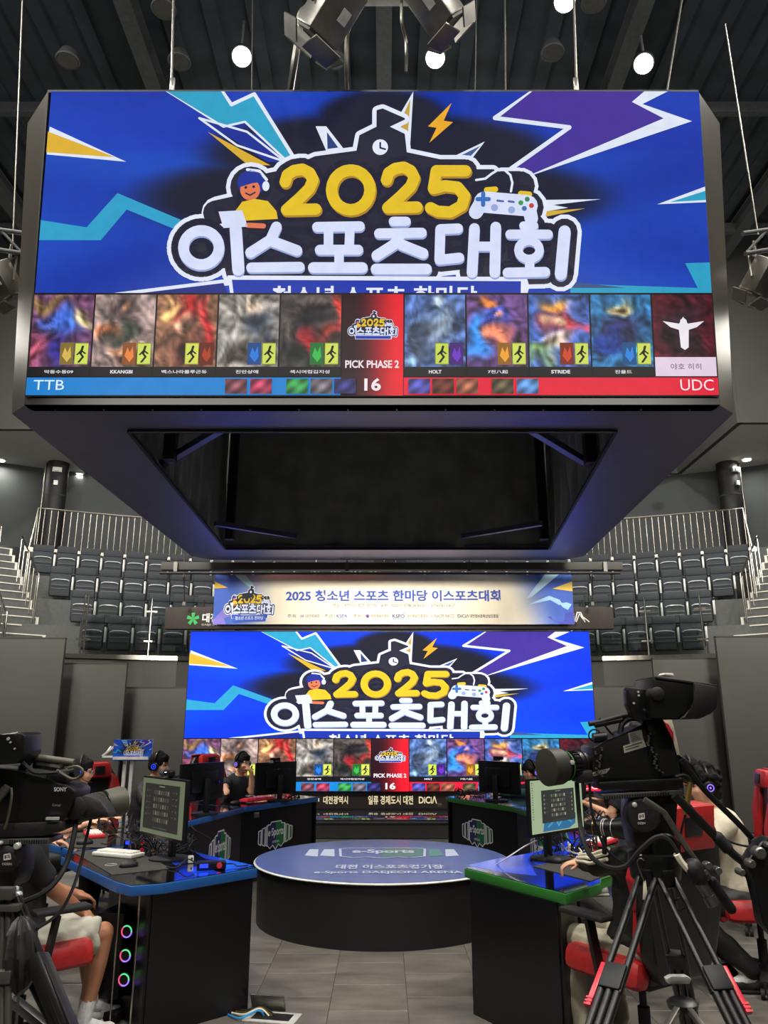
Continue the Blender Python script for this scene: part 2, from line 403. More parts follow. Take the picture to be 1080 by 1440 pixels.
# low ceiling over the gallery and the dark bulkhead round the void
b = MB()
for x0, x1, y0, y1 in ((-20, -8, 16.6, 22), (8, 20, 16.2, 22), (-8, 8, 19.9, 22)): b.box(((x0+x1)/2, (y0+y1)/2, 8.15), (x1-x0, y1-y0, .08))
tag(b.build('ceiling_gallery', 'soffit'), kind='structure')
b = MB()
b.box((-14, 16.6, 10.4), (12, .12, 4.6)); b.box((14, 16.2, 10.4), (12, .12, 4.6)); b.box((-8, 18.2, 10.4), (.12, 3.4, 4.6)); b.box((8, 18, 10.4), (.12, 3.7, 4.6)); b.box((0, 19.85, 10.4), (16, .12, 4.6))
tag(b.build('wall_bulkhead', 'wall_paint'), kind='structure')
for i, (px, py) in enumerate(((112, 666), (1, 646), (1050, 645), (915, 653))):
    p = G(px, py, 8.1); lit = i < 3
    t = thing('downlight', ['round downlight in the gallery ceiling right of the left black column', 'round downlight at the left picture edge in the gallery ceiling', 'bright round downlight right of the right black column', 'small dark unlit ceiling speaker left of the right black column'][i], 'ceiling light' if lit else 'speaker', p)
    if not lit: t.name = 'ceiling_speaker'
    MB().lathe((0, 0, .01), (0, 0, -1), [(0, .14), (.03, .14), (.035, .11)], 20).build('rim', 'soffit' if lit else 'black_matt', t)
    MB().cyl((0, 0, -.045), (0, 0, -.02), .1, seg=20).build('lens' if lit else 'grille', 'downlight' if lit else 'black_matt', t)
    if lit: area(p+V(0, 0, -.08), p+V(0, -.2, -5), .2, 28)
# columns
for i, (px, py0) in enumerate(((70, 760), (1033, 742))):
    d = 19.0; base = A(px, py0, d); base.z = 5.3
    t = thing('column', ['round black column behind the left gallery railing', 'round black column behind the right gallery railing'][i], 'column', base)
    MB().cyl((0, 0, 0), (0, 0, 2.85), .27, seg=28).build('shaft', 'black_matt', t)
    MB().cyl((0, 0, 1.9), (0, 0, 1.93), .275, seg=28).build('joint_band', 'seat_pad', t)
    b = MB(); b.box((.1, -.27, 2.55), (.22, .06, .12), RZ(.3)); b.box((.1, -.31, 2.55), (.1, .05, .08), RZ(.3)); b.build('camera_unit', 'metal_silver', t)
    MB().box((.1, -.27, 2.2), (.1, .04, .12), RZ(.3)).build('call_plate', 'metal_silver', t)
    MB().cyl((.3 if i else -.3, -.05, 0), (.3 if i else -.3, -.05, 2.85), .025).build('pipe', 'steel', t)
# ---------------------------------------------------------------- grandstand
ROWS = [(15.2, 2.76), (16.15, 3.36), (17.1, 3.98), (18.0, 4.6)]
TL_, TR_ = -.56, .56
gs = thing('grandstand', kind='structure')
def slab(r0, r1, z0, z1, name, m, n=48, t0=-.62, t1=.62):
    b = MB()
    for i in range(n):
        a, c = t0+(t1-t0)*i/n, t0+(t1-t0)*(i+1)/n
        b.prism([arc(r0, a)+V(0, 0, z0), arc(r0, c)+V(0, 0, z0), arc(r1, c)+V(0, 0, z0), arc(r1, a)+V(0, 0, z0)], (0, 0, z1-z0))
    bmesh.ops.remove_doubles(b.bm, verts=b.bm.verts[:], dist=1e-4)
    return b.build(name, m, gs)
edges = [14.75, 15.62, 16.57, 17.5, 18.55, 21.25]; zs = [2.76, 3.36, 3.98, 4.6, 5.38]
for k in range(5): slab(edges[k], edges[k+1], 0 if k == 0 else zs[k]-.9, zs[k], 'terrace', 'step_grey' if k else 'panel_grey')
slab(14.72, 14.77, 2.7, 2.78, 'edge_strip', 'steel')
# stairs at both sides
def stair(side):
    a0, a1 = (V(-5.75, 13.75, 0), V(-8.25, 16.55, 0)) if side < 0 else (V(5.95, 13.75, 0), V(8.5, 16.55, 0))
    e = (a1-a0).normalized(); q = V(-e.y, e.x, 0)*(1 if side < 0 else -1); n = 15
    st = thing('staircase', kind='structure', loc=a0)
    for i in range(n):
        z = 2.76 - .19*1 + (i)*.19; p = a0+e*((a1-a0).length*i/n)
        y = e.cross(V(0, 0, 1))
        c = p + e*.6 + q*1.4
        R = Matrix((q, e, V(0, 0, 1))).transposed()
        if R.determinant() < 0: R = Matrix((-q, e, V(0, 0, 1))).transposed()
        s = MB().box(c+V(0, 0, z-.3), (2.8, 1.2, .6), R).build('step', 'step_grey', st, world=True)
        MB().box(c-e*.585+V(0, 0, z+.004), (2.8, .05, .02), R).build('nosing', 'nosing', s, world=True)
        MB().box(p+q*.03+e*.12+V(0, 0, z-.08), (.05, .28, .18), R).build('end_strip', 'nosing', s, world=True)
    return a0, e, q, (a1-a0).length/n
for side in (-1, 1):
    a0, e, q, st_ = stair(side)
    sd = 'left' if side < 0 else 'right'
    for gi, (i0, i1, off) in enumerate(((0, 3, .95), (5, 7, .12), (8, 10, .12), (11, 13, .5), (12.5, 14.6, 1.2))):
        hgt = ['bottom', 'lower', 'middle', 'upper', 'topmost'][gi]
        t = thing('handrail', f'{hgt} stainless steel handrail on the {sd} staircase', 'handrail', a0+e*st_*i0+q*off)
        pts = []
        n = 3 if gi else 4
        for k in range(n):
            i = i0+(i1-i0)*k/(n-1); p = a0+e*(st_*i)+q*off; z0 = 2.57+.19*int(i)
            MB().cyl(p+V(0, 0, z0-.1), p+V(0, 0, z0+.8), .014, seg=8).build('post', 'steel', t, world=True)
            pts.append(p+V(0, 0, z0+.86))
        pts = [pts[0]-e*.1-V(0, 0, .9), pts[0]-e*.1-V(0, 0, .1)]+pts+[pts[-1]+e*.1-V(0, 0, .05)]
        MB().tube(pts, .016, 8, smooth=3).build('top_rail', 'steel', t, world=True)
# gallery railing
gr = thing('gallery_railing', 'curved stainless steel railing with upright bars above the top row', 'railing', arc(18.62, 0)+V(0, 0, 5.38))
RT = .448
n = 118; bal = MB().cyl((0, 0, 0), (0, 0, .93), .012, seg=6).build('baluster', 'steel', gr)
for i in range(n+1):
    a = -RT+2*RT*i/n
    if abs(a) < .25 and i % 2: continue
    o = bal if i == 0 else bal.copy()
    if i: COL.objects.link(o)
    o.location = rootmat(gr).inverted() @ (arc(18.62, a)+V(0, 0, 5.4))
MB().tube([arc(18.62, -RT-.005)+V(0, 0, 5.4)]+[arc(18.62, -RT+2*RT*i/50)+V(0, 0, 6.34) for i in range(51)]+[arc(18.62, RT+.005)+V(0, 0, 5.4)], .024, 8).build('top_rail', 'steel', gr, world=True)
b = MB()
for i in range(50):
    a, c = -RT-.01+(2*RT+.02)*i/50, -RT-.01+(2*RT+.02)*(i+1)/50
    b.prism([arc(18.54, a)+V(0, 0, 5.3), arc(18.54, c)+V(0, 0, 5.3), arc(18.7, c)+V(0, 0, 5.3), arc(18.7, a)+V(0, 0, 5.3)], (0, 0, .1))
b.build('kerb_cover', 'steel', gr, world=True)
# seats
ORD = ['first', 'second', 'third', 'fourth', 'fifth', 'sixth', 'seventh', 'eighth', 'ninth', 'tenth', 'eleventh', 'twelfth', 'thirteenth', 'fourteenth', 'fifteenth', 'sixteenth', 'seventeenth', 'eighteenth', 'nineteenth', 'twentieth', 'twenty-first', 'twenty-second', 'twenty-third', 'twenty-fourth']
def make_seat():
    t = thing('auditorium_seat', 'seat', 'seat', (0, 0, 0), 0, 'grandstand seats')
    R = RX(-.16)
    b = MB(); b.box((0, .1, .46), (.42, .07, .56), R, .025); b.build('backrest', 'seat_fabric', t)
    b = MB(); b.box((0, .135, .71), (.425, .1, .17), R, .035); b.build('headrest', 'seat_pad', t)
    R2 = RX(-.2)
    b = MB(); b.box((0, -.06, .3), (.39, .09, .36), R2, .03); p = b.build('seat_pan', 'seat_pad', t)
    MB().tube([(-.17, -.085, .46), (-.1, -.092, .485), (.1, -.092, .485), (.17, -.085, .46)], .009, 6, smooth=3).build('rim', 'seat_gloss', p)
    b = MB()
    for z in (.22, .29, .36): b.box((0, -.115-.2*(.3-z)*-1, z), (.34, .012, .014), R2)
    b.build('rib', 'seat_plastic', p)
    b = MB(); b.box((.235, .02, .3), (.035, .2, .5), bev=.01); b.build('side_panel', 'seat_plastic', t)
    b = MB(); b.box((.235, -.09, .42), (.04, .02, .3), bev=.005); b.build('panel_sheen', 'metal_silver', t)  # silver strip stands in for light caught on the side panel
    b = MB(); b.box((.235, -.02, .58), (.06, .26, .04), bev=.015); b.build('armrest', 'plastic_black', t)
    return t
seat0 = make_seat(); first = True
PIT = .485
for k, (r, z) in enumerate(ROWS):
    # the aisle line cuts each row: find the end angle on both sides
    lim = [.375, .388, .415, .437][k]; dt = PIT/r; N_ = int(lim/dt)
    for side in (-1, 1):
        for i in range(N_+1):
            a = side*(lim - i*dt)
            if side*a < dt*.5: break
            if k < 2 and side*a < .2: break
            lab = f"grey folded seat, {ORD[i]} from the {'left' if side < 0 else 'right'} stairs, {['front', 'second', 'third', 'top'][k]} row"
            p = arc(r, a)+V(0, 0, z)
            if first: s = seat0; first = False; s.location = p; s.rotation_euler = (0, 0, -a); s['label'] = lab
            else: s = dup(seat0, None, p, -a, lab)
# glass balustrades in front of the front row
def balustrade(label, t0, t1, n):
    t = thing('glass_balustrade', label, 'balustrade', arc(14.9, (t0+t1)/2)+V(0, 0, 2.76))
    for i in range(n):
        a, c = t0+(t1-t0)*i/n, t0+(t1-t0)*(i+1)/n; g = .05/14.9
        p = [arc(14.9, a+g), arc(14.9, c-g), arc(14.912, c-g), arc(14.912, a+g)]
        MB().prism([x+V(0, 0, 2.84) for x in p], (0, 0, .95)).build('glass_pane', 'clear_glass', t, world=True)
        for s_ in ((a+g*2.2,) if i else (a+g, a+g*2.2))+((c-g, ) if i == n-1 else ()):
            b = MB(); P = arc(14.85, s_); b.cyl(P+V(0, 0, 2.76), P+V(0, 0, 3.85), .017, seg=8); b.build('post', 'steel', t, world=True)
            for z in (3.05, 3.6): MB().box(P+V(0, .02, z), (.2, .03, .03), RZ(-s_)).build('clamp', 'steel', t, world=True)
balustrade('clear glass balustrade in front of the left seats', -.39, -.24, 2)
balustrade('clear glass balustrade in front of the right seats', .24, .39, 2)
# stepped dark panels below the grandstand
for i, (x0, x1, y0, d) in enumerate(((-150, 91, 897, 12.4), (79, 179, 933, 12.9), (168, 275, 967, 13.3), (830, 921, 965, 13.3), (917, 1021, 926, 12.9), (1007, 1230, 895, 12.4))):
    a = A(x0, y0, d); c = A(x1, y0, d); z = a.z
    rz = .05 if i < 3 else -.05
    t = thing(f'wall_panel', kind='structure', loc=((a.x+c.x)/2, d, 0), rz=rz)
    MB().box((0, 0, z/2), (c.x-a.x, .08, z), bev=.006).build('panel', 'panel_grey', t)
    MB().box((0, 0, z), (c.x-a.x, .09, .02)).build('cap_strip', 'wall_paint', t)
# ================================================================ the picture shown on both LED screens
Q1 = [(70, 130), (980, 128), (1010, 559), (37, 558)]
U1 = homog(Q1)
CYAN = (44, 166, 200); WH = (226, 232, 250); NV = (38, 38, 56); YL = (228, 192, 42); BL = (28, 72, 200)
LV = (214, 222, 250); LVS = (150, 165, 215)
def glyph_strokes():
    two = lambda x: [(x+8, 257), (x+11, 247), (x+20, 241), (x+32, 239), (x+42, 244), (x+47, 254), (x+42, 266), (x+28, 280), (x+10, 296), (x+51, 295)]
    zero = [(490+27*math.cos(t), 268+28*math.sin(t)) for t in [2*math.pi*i/20 for i in range(21)]]
    five = [(651, 241), (610, 241), (606, 266), (622, 262), (640, 264), (650, 276), (646, 290), (630, 299), (612, 298), (602, 293)]
    two2 = [(x, y-3) for x, y in two(532)]
    return [two(390), zero, two2, five]
def hangul():
    S = []
    S.append(([(281+25*math.cos(2*math.pi*i/22), 349+24*math.sin(2*math.pi*i/22)) for i in range(23)], 15))
    S.append(([(329, 322), (333, 380)], 17))
    S += [([(386, 320), (378, 338), (350, 356)], 15), ([(380, 340), (415, 353)], 15), ([(351, 377), (419, 376)], 14)]
    S += [([(443, 320), (503, 319)], 14), ([(447, 352), (501, 352)], 14), ([(459, 322), (459, 350)], 13), ([(489, 322), (488, 350)], 13), ([(474, 354), (474, 376)], 13), ([(438, 377), (507, 377)], 15)]
    S += [([(550, 312), (568, 312)], 13), ([(530, 329), (590, 328)], 14), ([(560, 330), (552, 344), (527, 360)], 15), ([(562, 345), (592, 357)], 15), ([(526, 379), (597, 379)], 15)]
    S += [([(641, 322), (616, 323), (615, 366), (643, 363)], 14), ([(664, 322), (661, 384)], 15), ([(694, 320), (693, 384)], 15), ([(664, 347), (693, 347)], 13)]
    S += [([(733, 318), (748, 318)], 12), ([(714, 330), (768, 330)], 13), ([(741+15*math.cos(2*math.pi*i/16), 352+13*math.sin(2*math.pi*i/16)) for i in range(17)], 12), ([(742, 368), (742, 382)], 13), ([(711, 384), (764, 383)], 14), ([(791, 326), (786, 386)], 17)]
    return S
def logo(ink, L=10, fine=True, ribbon=True):
    G2, H = glyph_strokes(), hangul()
    bld = [(352, 262), (372, 246), (400, 240), (440, 222), (499, 214), (503, 192), (527, 180), (527, 157), (534, 155), (564, 168), (541, 179), (564, 190), (567, 216), (615, 226), (655, 240), (690, 240), (712, 262), (740, 262), (752, 300), (752, 330), (330, 330), (332, 270)]
    # light outline, dark body
    for w_, c, l in ((15, WH, L), (3, NV, L+1)):
        ink.stroke(bld, w_, c, l, closed=True)
        for g in G2: ink.stroke(g, w_+30, c, l)
        for g, s in H: ink.stroke(g, s+w_+17, c, l)
    ink.poly(bld, NV, L+1)
    ink.stroke([(300, 300), (345, 290)], 34, NV, L+1)
    ink.stroke([(676, 284), (738, 292)], 58, WH, L); ink.stroke([(676, 284), (738, 292)], 47, NV, L+1)
    for c_, r_ in (((281, 349), 26), ((741, 352), 14), ((490, 268), 26)): ink.disc(c_, r_, NV, L+1)
    ink.rect(300, 320, 780, 378, NV, L+1)
    ink.disc((350, 264), 35, WH, L); ink.disc((350, 264), 29, NV, L+1); ink.stroke([(304, 300), (345, 290)], 46, WH, L); ink.stroke([(700, 262), (728, 262)], 52, WH, L); ink.stroke([(700, 262), (728, 262)], 42, NV, L+1); ink.stroke([(665, 258), (700, 258)], 30, NV, L+1)
    if ribbon:
        ink.poly([(318, 388), (738, 390), (742, 404), (738, 428), (322, 428)], WH, L+1.4); ink.poly([(324, 394), (730, 396), (730, 424), (327, 424)], (24, 52, 168), L+1.7)
    # shaded then light strokes
    for g in G2: ink.stroke([(x+1.5, y+2.5) for x, y in g], 16.5, (176, 134, 40), L+2); ink.stroke(g, 16, YL, L+3)
    for g, s in H: ink.stroke([(x+.5, y+2.5) for x, y in g], s, LVS, L+2); ink.stroke(g, s, LV, L+3)
    # clock
    ink.disc((531, 208), 11, WH, L+3); 
    if fine: ink.stroke([(531, 202), (531, 209), (538, 211)], 2.5, NV, L+4)
    # small figure with headset and laptop in the emblem
    ink.disc((351, 258), 20, (30, 50, 150), L+3, ry=18); ink.disc((349, 268), 14, (224, 120, 84), L+4, ry=15)
    ink.poly([(332, 259), (336, 246), (350, 240), (364, 245), (369, 257), (352, 259), (336, 264)], (30, 50, 150), L+5)
    ink.stroke([(345, 240), (362, 242), (372, 254)], 4, WH, L+5); ink.disc((371, 263), 5, WH, L+5, ry=7)
    ink.poly([(327, 300), (338, 285), (356, 281), (374, 284), (386, 298), (388, 309), (334, 312)], YL, L+5)
    ink.poly([(305, 299), (338, 297), (346, 320), (312, 322)], LV, L+6); ink.stroke([(346, 318), (368, 319)], 7, (224, 120, 84), L+6)
    if fine:
        ink.disc((343, 265), 2, NV, L+6); ink.disc((354, 264), 2, NV, L+6); ink.stroke([(343, 273), (349, 276), (356, 272)], 2, NV, L+6)
    # game pad and its cord
    ink.stroke([(666, 254), (679, 252), (688, 245), (696, 240), (706, 240), (714, 247), (717, 258), (715, 270)], 3.2, WH, L+4)
    ink.stroke([(678, 285), (738, 290)], 30, LV, L+4); ink.stroke([(674, 285), (666, 299)], 20, LV, L+4); ink.stroke([(740, 290), (744, 308)], 19, LV, L+4)
    ink.stroke([(681, 268), (693, 267)], 8, YL, L+3); ink.stroke([(729, 273), (741, 274)], 8, YL, L+3)
    ink.stroke([(668, 281), (684, 281)], 6, (60, 110, 190), L+5); ink.stroke([(676, 273), (676, 289)], 6, (60, 110, 190), L+5)
    for x, y, c in ((738, 281, (60, 130, 90)), (729, 286, (60, 150, 80)), (744, 290, (200, 60, 60)), (734, 294, (70, 110, 180))): ink.disc((x, y), 3.6, c, L+5, 10)
    ink.disc((692, 293), 5, (150, 170, 220), L+5); ink.disc((716, 296), 5, (150, 170, 220), L+5); ink.stroke([(696, 283), (704, 284)], 3, (80, 100, 160), L+5); ink.stroke([(712, 284), (719, 285)], 3, (80, 100, 160), L+5)
def backdrop_col(base=(38, 92, 214)):
    def f(a, c):
        n = .5+.5*math.sin(a*9+math.sin(c*7+a*3)*1.6)*math.sin(c*6-a*4)
        r, g, b = base; k = .72+.3*n
        x, y = 70+a*910, 130+c*430
        d = min(math.hypot((x-524)/308, (y-356)/92), math.hypot((x-532)/232, (y-262)/84), math.hypot((x-535)/90, (y-190)/62))
        h = max(0., min(1., (d-.86)/.34)); h = h*h*(3-2*h)
        top = .92 if c < .3 else 1.
        q = .55 if base[2] == 176 else 1; return (r*k*h+24*q*(1-h), g*k*h*top+26*q*(1-h), b*(.86+.14*n)*h+48*q*(1-h))
    return f
def bolts(ink, L=1):
    W = (222, 230, 246); DB = (26, 46, 150)
    P, S = ink.poly, ink.stroke
    P([(68, 179), (175, 228), (64, 218)], W, L); P([(64, 186), (160, 222), (62, 215)], (222, 176, 52), L+1)
    P([(50, 310), (120, 320), (163, 272), (265, 315), (252, 326), (176, 295), (140, 338), (46, 338)], (46, 158, 200), L)
    P([(230, 120), (312, 120), (323, 148), (354, 133), (412, 224), (395, 222), (341, 172), (311, 179)], (46, 160, 198), L+1)
    S([(231, 127), (311, 179), (341, 172), (397, 224)], 3, W, L+2); S([(310, 120), (322, 148), (354, 133), (411, 224)], 5, W, L+2)
    P([(277, 166), (362, 191), (400, 230), (372, 228)], DB, L+1); S([(277, 167), (344, 186), (398, 228), (330, 205), (277, 167)], 3, W, L+2)
    P([(289, 186), (377, 233), (345, 232)], (214, 172, 48), L+1)
    P([(440, 178), (455, 178), (480, 210), (455, 212)], W, L+1); P([(456, 186), (472, 208), (457, 210)], (40, 60, 120), L+2)
    P([(150, 413), (320, 392), (330, 400), (220, 413)], W, L); P([(190, 413), (312, 398), (318, 413)], (26, 40, 130), L+1)
    # right side
    P([(740, 120), (692, 166), (797, 179), (716, 238), (730, 252), (968, 171), (892, 146), (930, 120)], (68, 48, 150), L+1)
    S([(742, 118), (692, 166), (797, 179), (714, 238)], 6, W, L+2); P([(902, 120), (935, 120), (900, 146), (970, 170), (728, 252), (930, 166), (885, 143)], W, L+2)
    P([(631, 145), (598, 178), (610, 180), (600, 201), (633, 172), (620, 170)], (236, 170, 40), L+2)
    P([(577, 122), (573, 205), (552, 172)], W, L+1); P([(573, 140), (569, 200), (558, 174)], (198, 162, 60), L+2)
    P([(678, 199), (658, 226), (630, 222)], W, L+1); P([(672, 205), (655, 223), (640, 221)], (70, 90, 150), L+2)
    P([(842, 280), (760, 281), (760, 298), (796, 292), (775, 288)], W, L+1); P([(820, 293), (763, 305), (763, 297)], (206, 172, 60), L+1)
    P([(995, 262), (922, 287), (995, 284)], W, L+1); P([(995, 268), (940, 284), (995, 281)], (40, 160, 196), L+2)
    P([(962, 370), (1002, 369), (1005, 414), (800, 414), (800, 399), (980, 405)], (42, 158, 196), L+1); P([(800, 396), (878, 405), (800, 405)], (60, 80, 130), L+2)
ART = [((96, 60, 90), [(.5, .38, .3, .16, (56, 96, 190)), (.5, .75, .25, .25, (44, 38, 110)), (.2, .1, .3, .1, (120, 96, 60)), (.85, .3, .2, .1, (200, 180, 130)), (.1, .8, .2, .25, (150, 70, 90))]),
       ((140, 120, 116), [(.5, .2, .22, .2, (40, 30, 34)), (.52, .22, .09, .1, (206, 150, 116)), (.5, .55, .25, .14, (48, 54, 48)), (.2, .5, .16, .12, (196, 120, 80)), (.52, .75, .16, .08, (204, 140, 100)), (.7, .9, .3, .1, (60, 40, 30))]),
       ((120, 84, 64), [(.5, .2, .22, .2, (150, 24, 30)), (.45, .4, .12, .12, (216, 160, 130)), (.85, .4, .14, .4, (170, 36, 40)), (.15, .2, .16, .2, (250, 190, 120)), (.6, .8, .22, .25, (50, 22, 26))]),
       ((130, 124, 118), [(.6, .2, .14, .18, (226, 200, 170)), (.62, .4, .2, .2, (34, 42, 56)), (.2, .65, .25, .2, (150, 146, 140)), (.5, .85, .3, .14, (96, 84, 78)), (.85, .75, .12, .2, (30, 36, 50))]),
       ((70, 62, 60), [(.45, .4, .24, .25, (22, 22, 28)), (.88, .3, .12, .3, (230, 60, 50)), (.6, .7, .3, .16, (140, 26, 34)), (.2, .85, .25, .2, (26, 34, 32))]),
       None,
       ((70, 96, 150), [(.6, .45, .3, .25, (110, 124, 140)), (.55, .1, .1, .1, (190, 206, 214)), (.3, .75, .2, .2, (54, 64, 84)), (.05, .9, .16, .1, (150, 190, 220))]),
       ((90, 60, 110), [(.5, .32, .24, .22, (40, 70, 190)), (.54, .34, .09, .1, (226, 150, 130)), (.5, .62, .26, .1, (200, 110, 80)), (.3, .1, .2, .07, (230, 130, 50)), (.2, .6, .14, .3, (40, 120, 200)), (.85, .8, .2, .2, (60, 34, 60))]),
       ((60, 90, 160), [(.45, .14, .25, .1, (250, 170, 70)), (.5, .4, .26, .18, (170, 44, 50)), (.42, .38, .1, .1, (226, 190, 150)), (.45, .7, .16, .16, (216, 190, 170)), (.85, .5, .14, .1, (230, 90, 130)), (.2, .85, .3, .12, (110, 140, 90))]),
       ((40, 96, 140), [(.5, .5, .4, .25, (44, 40, 80)), (.25, .68, .2, .16, (30, 60, 150)), (.5, .16, .2, .1, (216, 190, 120)), (.5, .16, .1, .06, (60, 40, 30)), (.85, .8, .14, .14, (50, 160, 190))]),
       ((74, 18, 30), [(.5, .45, .35, .45, (38, 26, 34))])]
def art(i):
    base, bl = ART[i]
    def f(a, c):
        r, g, b = base; w1 = noise.noise(V(a*2.6, c*3.2, i*3.1))*.24; w2 = noise.noise(V(a*2.8, c*3.4, i*3.1+9))*.2
        for x, y, sx, sy, col, in bl:
            k = math.exp(-(((a+w1-x)/sx)**2+((c+w2-y)/sy)**2)**1.5)
            r += (col[0]-r)*k; g += (col[1]-g)*k; b += (col[2]-b)*k
        m = 1.08+.8*noise.noise(V(a*6+w1*9, c*7+w2*9, i*5))+.45*noise.noise(V(a*13+w2*14, c*15-w1*14, i*5))
        return (r*m, g*m, b*m)
    return f
NAMES = ['악동수동09', 'KKANGBI', '벡스나라룰루곤듀', '진안상애', '섹시여컴김지성', None, 'HOLT', '7전八起', 'STRIDE', '진율드', None]
V1, V2, V3 = U1((525, 414))[1], U1((525, 517))[1], U1((525, 532))[1]
U0, U9 = 1/91, 1-.4/91
def show(root, bd, m='led', base=(24, 70, 186)):
    k = Ink(); k.grid(0, 0, 1, V1+.01, 110, 56, backdrop_col(base), 0); k.build('backdrop_picture', bd, root, 'led_backdrop' if m == 'led_stage' else m)
    k = Ink(U1); bolts(k, 1)
    k.v = [(min(1, max(0, u)), min(V1+.005, max(0, v)), l) for u, v, l in k.v]; k.build('lightning_graphics', bd, root, m)
    k = Ink(U1); logo(k, 6); k.v = [(u, min(V1+.01, v), l) for u, v, l in k.v]; k.build('event_logo', bd, root, m)
    k = Ink(U1); k.text('청소년 스포츠 한마당', 381, 403, 668, 432, WH, 14, .02); k.v = [(u, min(V1+.01, v), l) for u, v, l in k.v]; k.build('cut_off_lettering', bd, root, m)
    k = Ink(); k.rect(0, V1-.002, 1, 1, (16, 16, 20), 16)
    k.rect(0, V3, 5/11, .996, (24, 128, 206), 17); k.rect(6/11, V3, 1, .996, (226, 30, 56), 17)
    k.build('score_bar', bd, root, m)
    for i in range(11):
        x0, x1 = i/11+.0012, (i+1)/11-.0012
        if i == 5: continue
        k = Ink(); k.grid(x0, V1+.004, x1, V2, 30, 38, art(i), 17)
        if i == 10:
            cx = (x0+x1)/2; W = (236, 230, 236); e = lambda x, y: (cx+x*.016, (V1+V2)/2+y*.055)
            k.poly([e(0, -.75), e(.4, -.35), e(1.9, -.5), e(1.2, -.15), e(.45, .0), e(.35, 1.0), e(0, 1.15), e(-.35, 1.0), e(-.45, 0), e(-1.2, -.15), e(-1.9, -.5), e(-.4, -.35)], W, 18)
            k.disc(e(0, -.45), .005, W, 19, ry=.011)
            k.rect(x0, V2-.03, x1, V3-.004, (226, 206, 226), 18); k.text('야호 히히', x0+.022, V2-.01, x1-.022, V3-.024, (96, 80, 96), 19, .005)
        k.build('picture_panel', bd, root, m)
        if i == 10: continue
        # little badges
        order = {2: [((214, 220, 90), 0), ((170, 60, 30), 1)], 6: [((196, 214, 80), 0), ((110, 50, 190), 1)]}.get(i, [([(214, 180, 80), (230, 130, 60), 0, (40, 120, 220), (60, 180, 80), 0, 0, (236, 160, 50), (210, 70, 40), (40, 130, 220)][i], 0), ((206, 220, 90), 1)])
        k = Ink(); w_ = (x1-x0)*.24
        for c, s_ in order:
            X = x1-.002-(2-s_)*w_; Y0, Y1 = V2-.075, V2-.006
            k.rect(X, Y0, X+w_*.94, Y1, tuple(q*.6 for q in c), 19); cx, cy = X+w_*.47, (Y0+Y1)/2
            f = lambda x, y: (cx+x*w_*.45, cy+y*(Y1-Y0)*.48)
            if s_ == (0 if i in (2, 6) else 1): k.rect(X+.001, Y0+.003, X+w_*.92, Y1-.003, c, 20); k.stroke([f(.2, -.7), f(-.1, 0), f(.3, .3), f(-.3, .8)], .0035, (24, 30, 16), 21); k.stroke([f(-.6, .1), f(0, -.3), f(.6, .0)], .003, (24, 30, 16), 21)
            else: k.poly([f(-.7, .2), f(-.3, -.6), f(.1, -.1), f(.5, -.7), f(.7, .3), f(.1, .8)], c, 20)
        k.build('skill_badge', bd, root, m)
        k = Ink(); k.rect(x0, V2, x1, V3-.004, (24, 22, 26), 18); n = NAMES[i]; hw = sum(.0041 if ord(q) > 255 else .0023 for q in n); cx = (x0+x1)/2
        k.text(n, cx-hw, V2+.010, cx+hw, V3-.012, (232, 230, 236), 19, .015 if ord(n[0]) > 255 or i == 7 else .03); k.build('name_strip', bd, root, m)
    # centre panel
    def red(a, c): t = max(0, min(1, (a-.15)/.8)); t = t*t*(3-2*t); return (44+(190)*t, 16+12*t, 26+18*t)
    k = Ink(); k.grid(5/11+.001, V1+.003, 6/11-.001, .998, 16, 6, red, 20); k.build('centre_panel', bd, root, m)
    k = Ink(lambda p: (5/11+.010+(p[0]-245)/565*.072, V1+.055+(p[1]-150)/260*.085)); logo(k, 21, fine=False); k.build('small_event_logo', bd, root, m)
    k = Ink(); k.text('PICK PHASE 2', 5/11+.006, V2-.018, 6/11-.007, V2+.006, (236, 222, 228), 32, .03); k.text('16', 5/11+.034, V3+.004, 6/11-.033, .985, (240, 230, 236), 32, .03)
    k.text('TTB', .012, V3+.010, .056, .982, (224, 240, 250), 32); k.text('UDC', 1-.056, V3+.008, 1-.008, .984, (250, 226, 232), 32)
    k.build('lettering', bd, root, m)
    # small hero pictures become plain swatches
    H1_, H2_ = V3+.006, .994
    for j, (u, c) in enumerate(((.288, (120, 70, 80)), (.324, (170, 60, 90)), (.376, (60, 150, 80)), (.411, (110, 100, 110)), (.445, (50, 50, 110)), (.552, (80, 80, 170)), (.5865, (100, 50, 40)), (.621, (150, 90, 70)), (.672, (90, 80, 60)), (.708, (90, 140, 200)))):
        k = Ink(); sh = j*1.7
        k.grid(u, H1_, u+.0315, H2_, 9, 8, lambda a, b: [q*(.75+.6*math.exp(-((a-.5)/.28)**2-((b-.45)/.3)**2)+.25*math.sin(a*9+b*7+sh)) for q in c], 33); k.build('small_picture', bd, root, m)
# ---------------------------------------------------------------- hanging cube of screens
ZB = A(525, 558, 6.0).z; tilt = (A(525, 129, 5.68).z, 5.68)
jb = thing('hanging_screen_cube', 'huge black hanging four sided screen cube with a lit blue front picture', 'video screen', (-.1, 9.1, ZB))
TLp, TRp, BLp, BRp = A(70, 130, 5.68), A(980, 128, 5.68), A(37, 558, 6.0), A(1010, 559, 6.0)
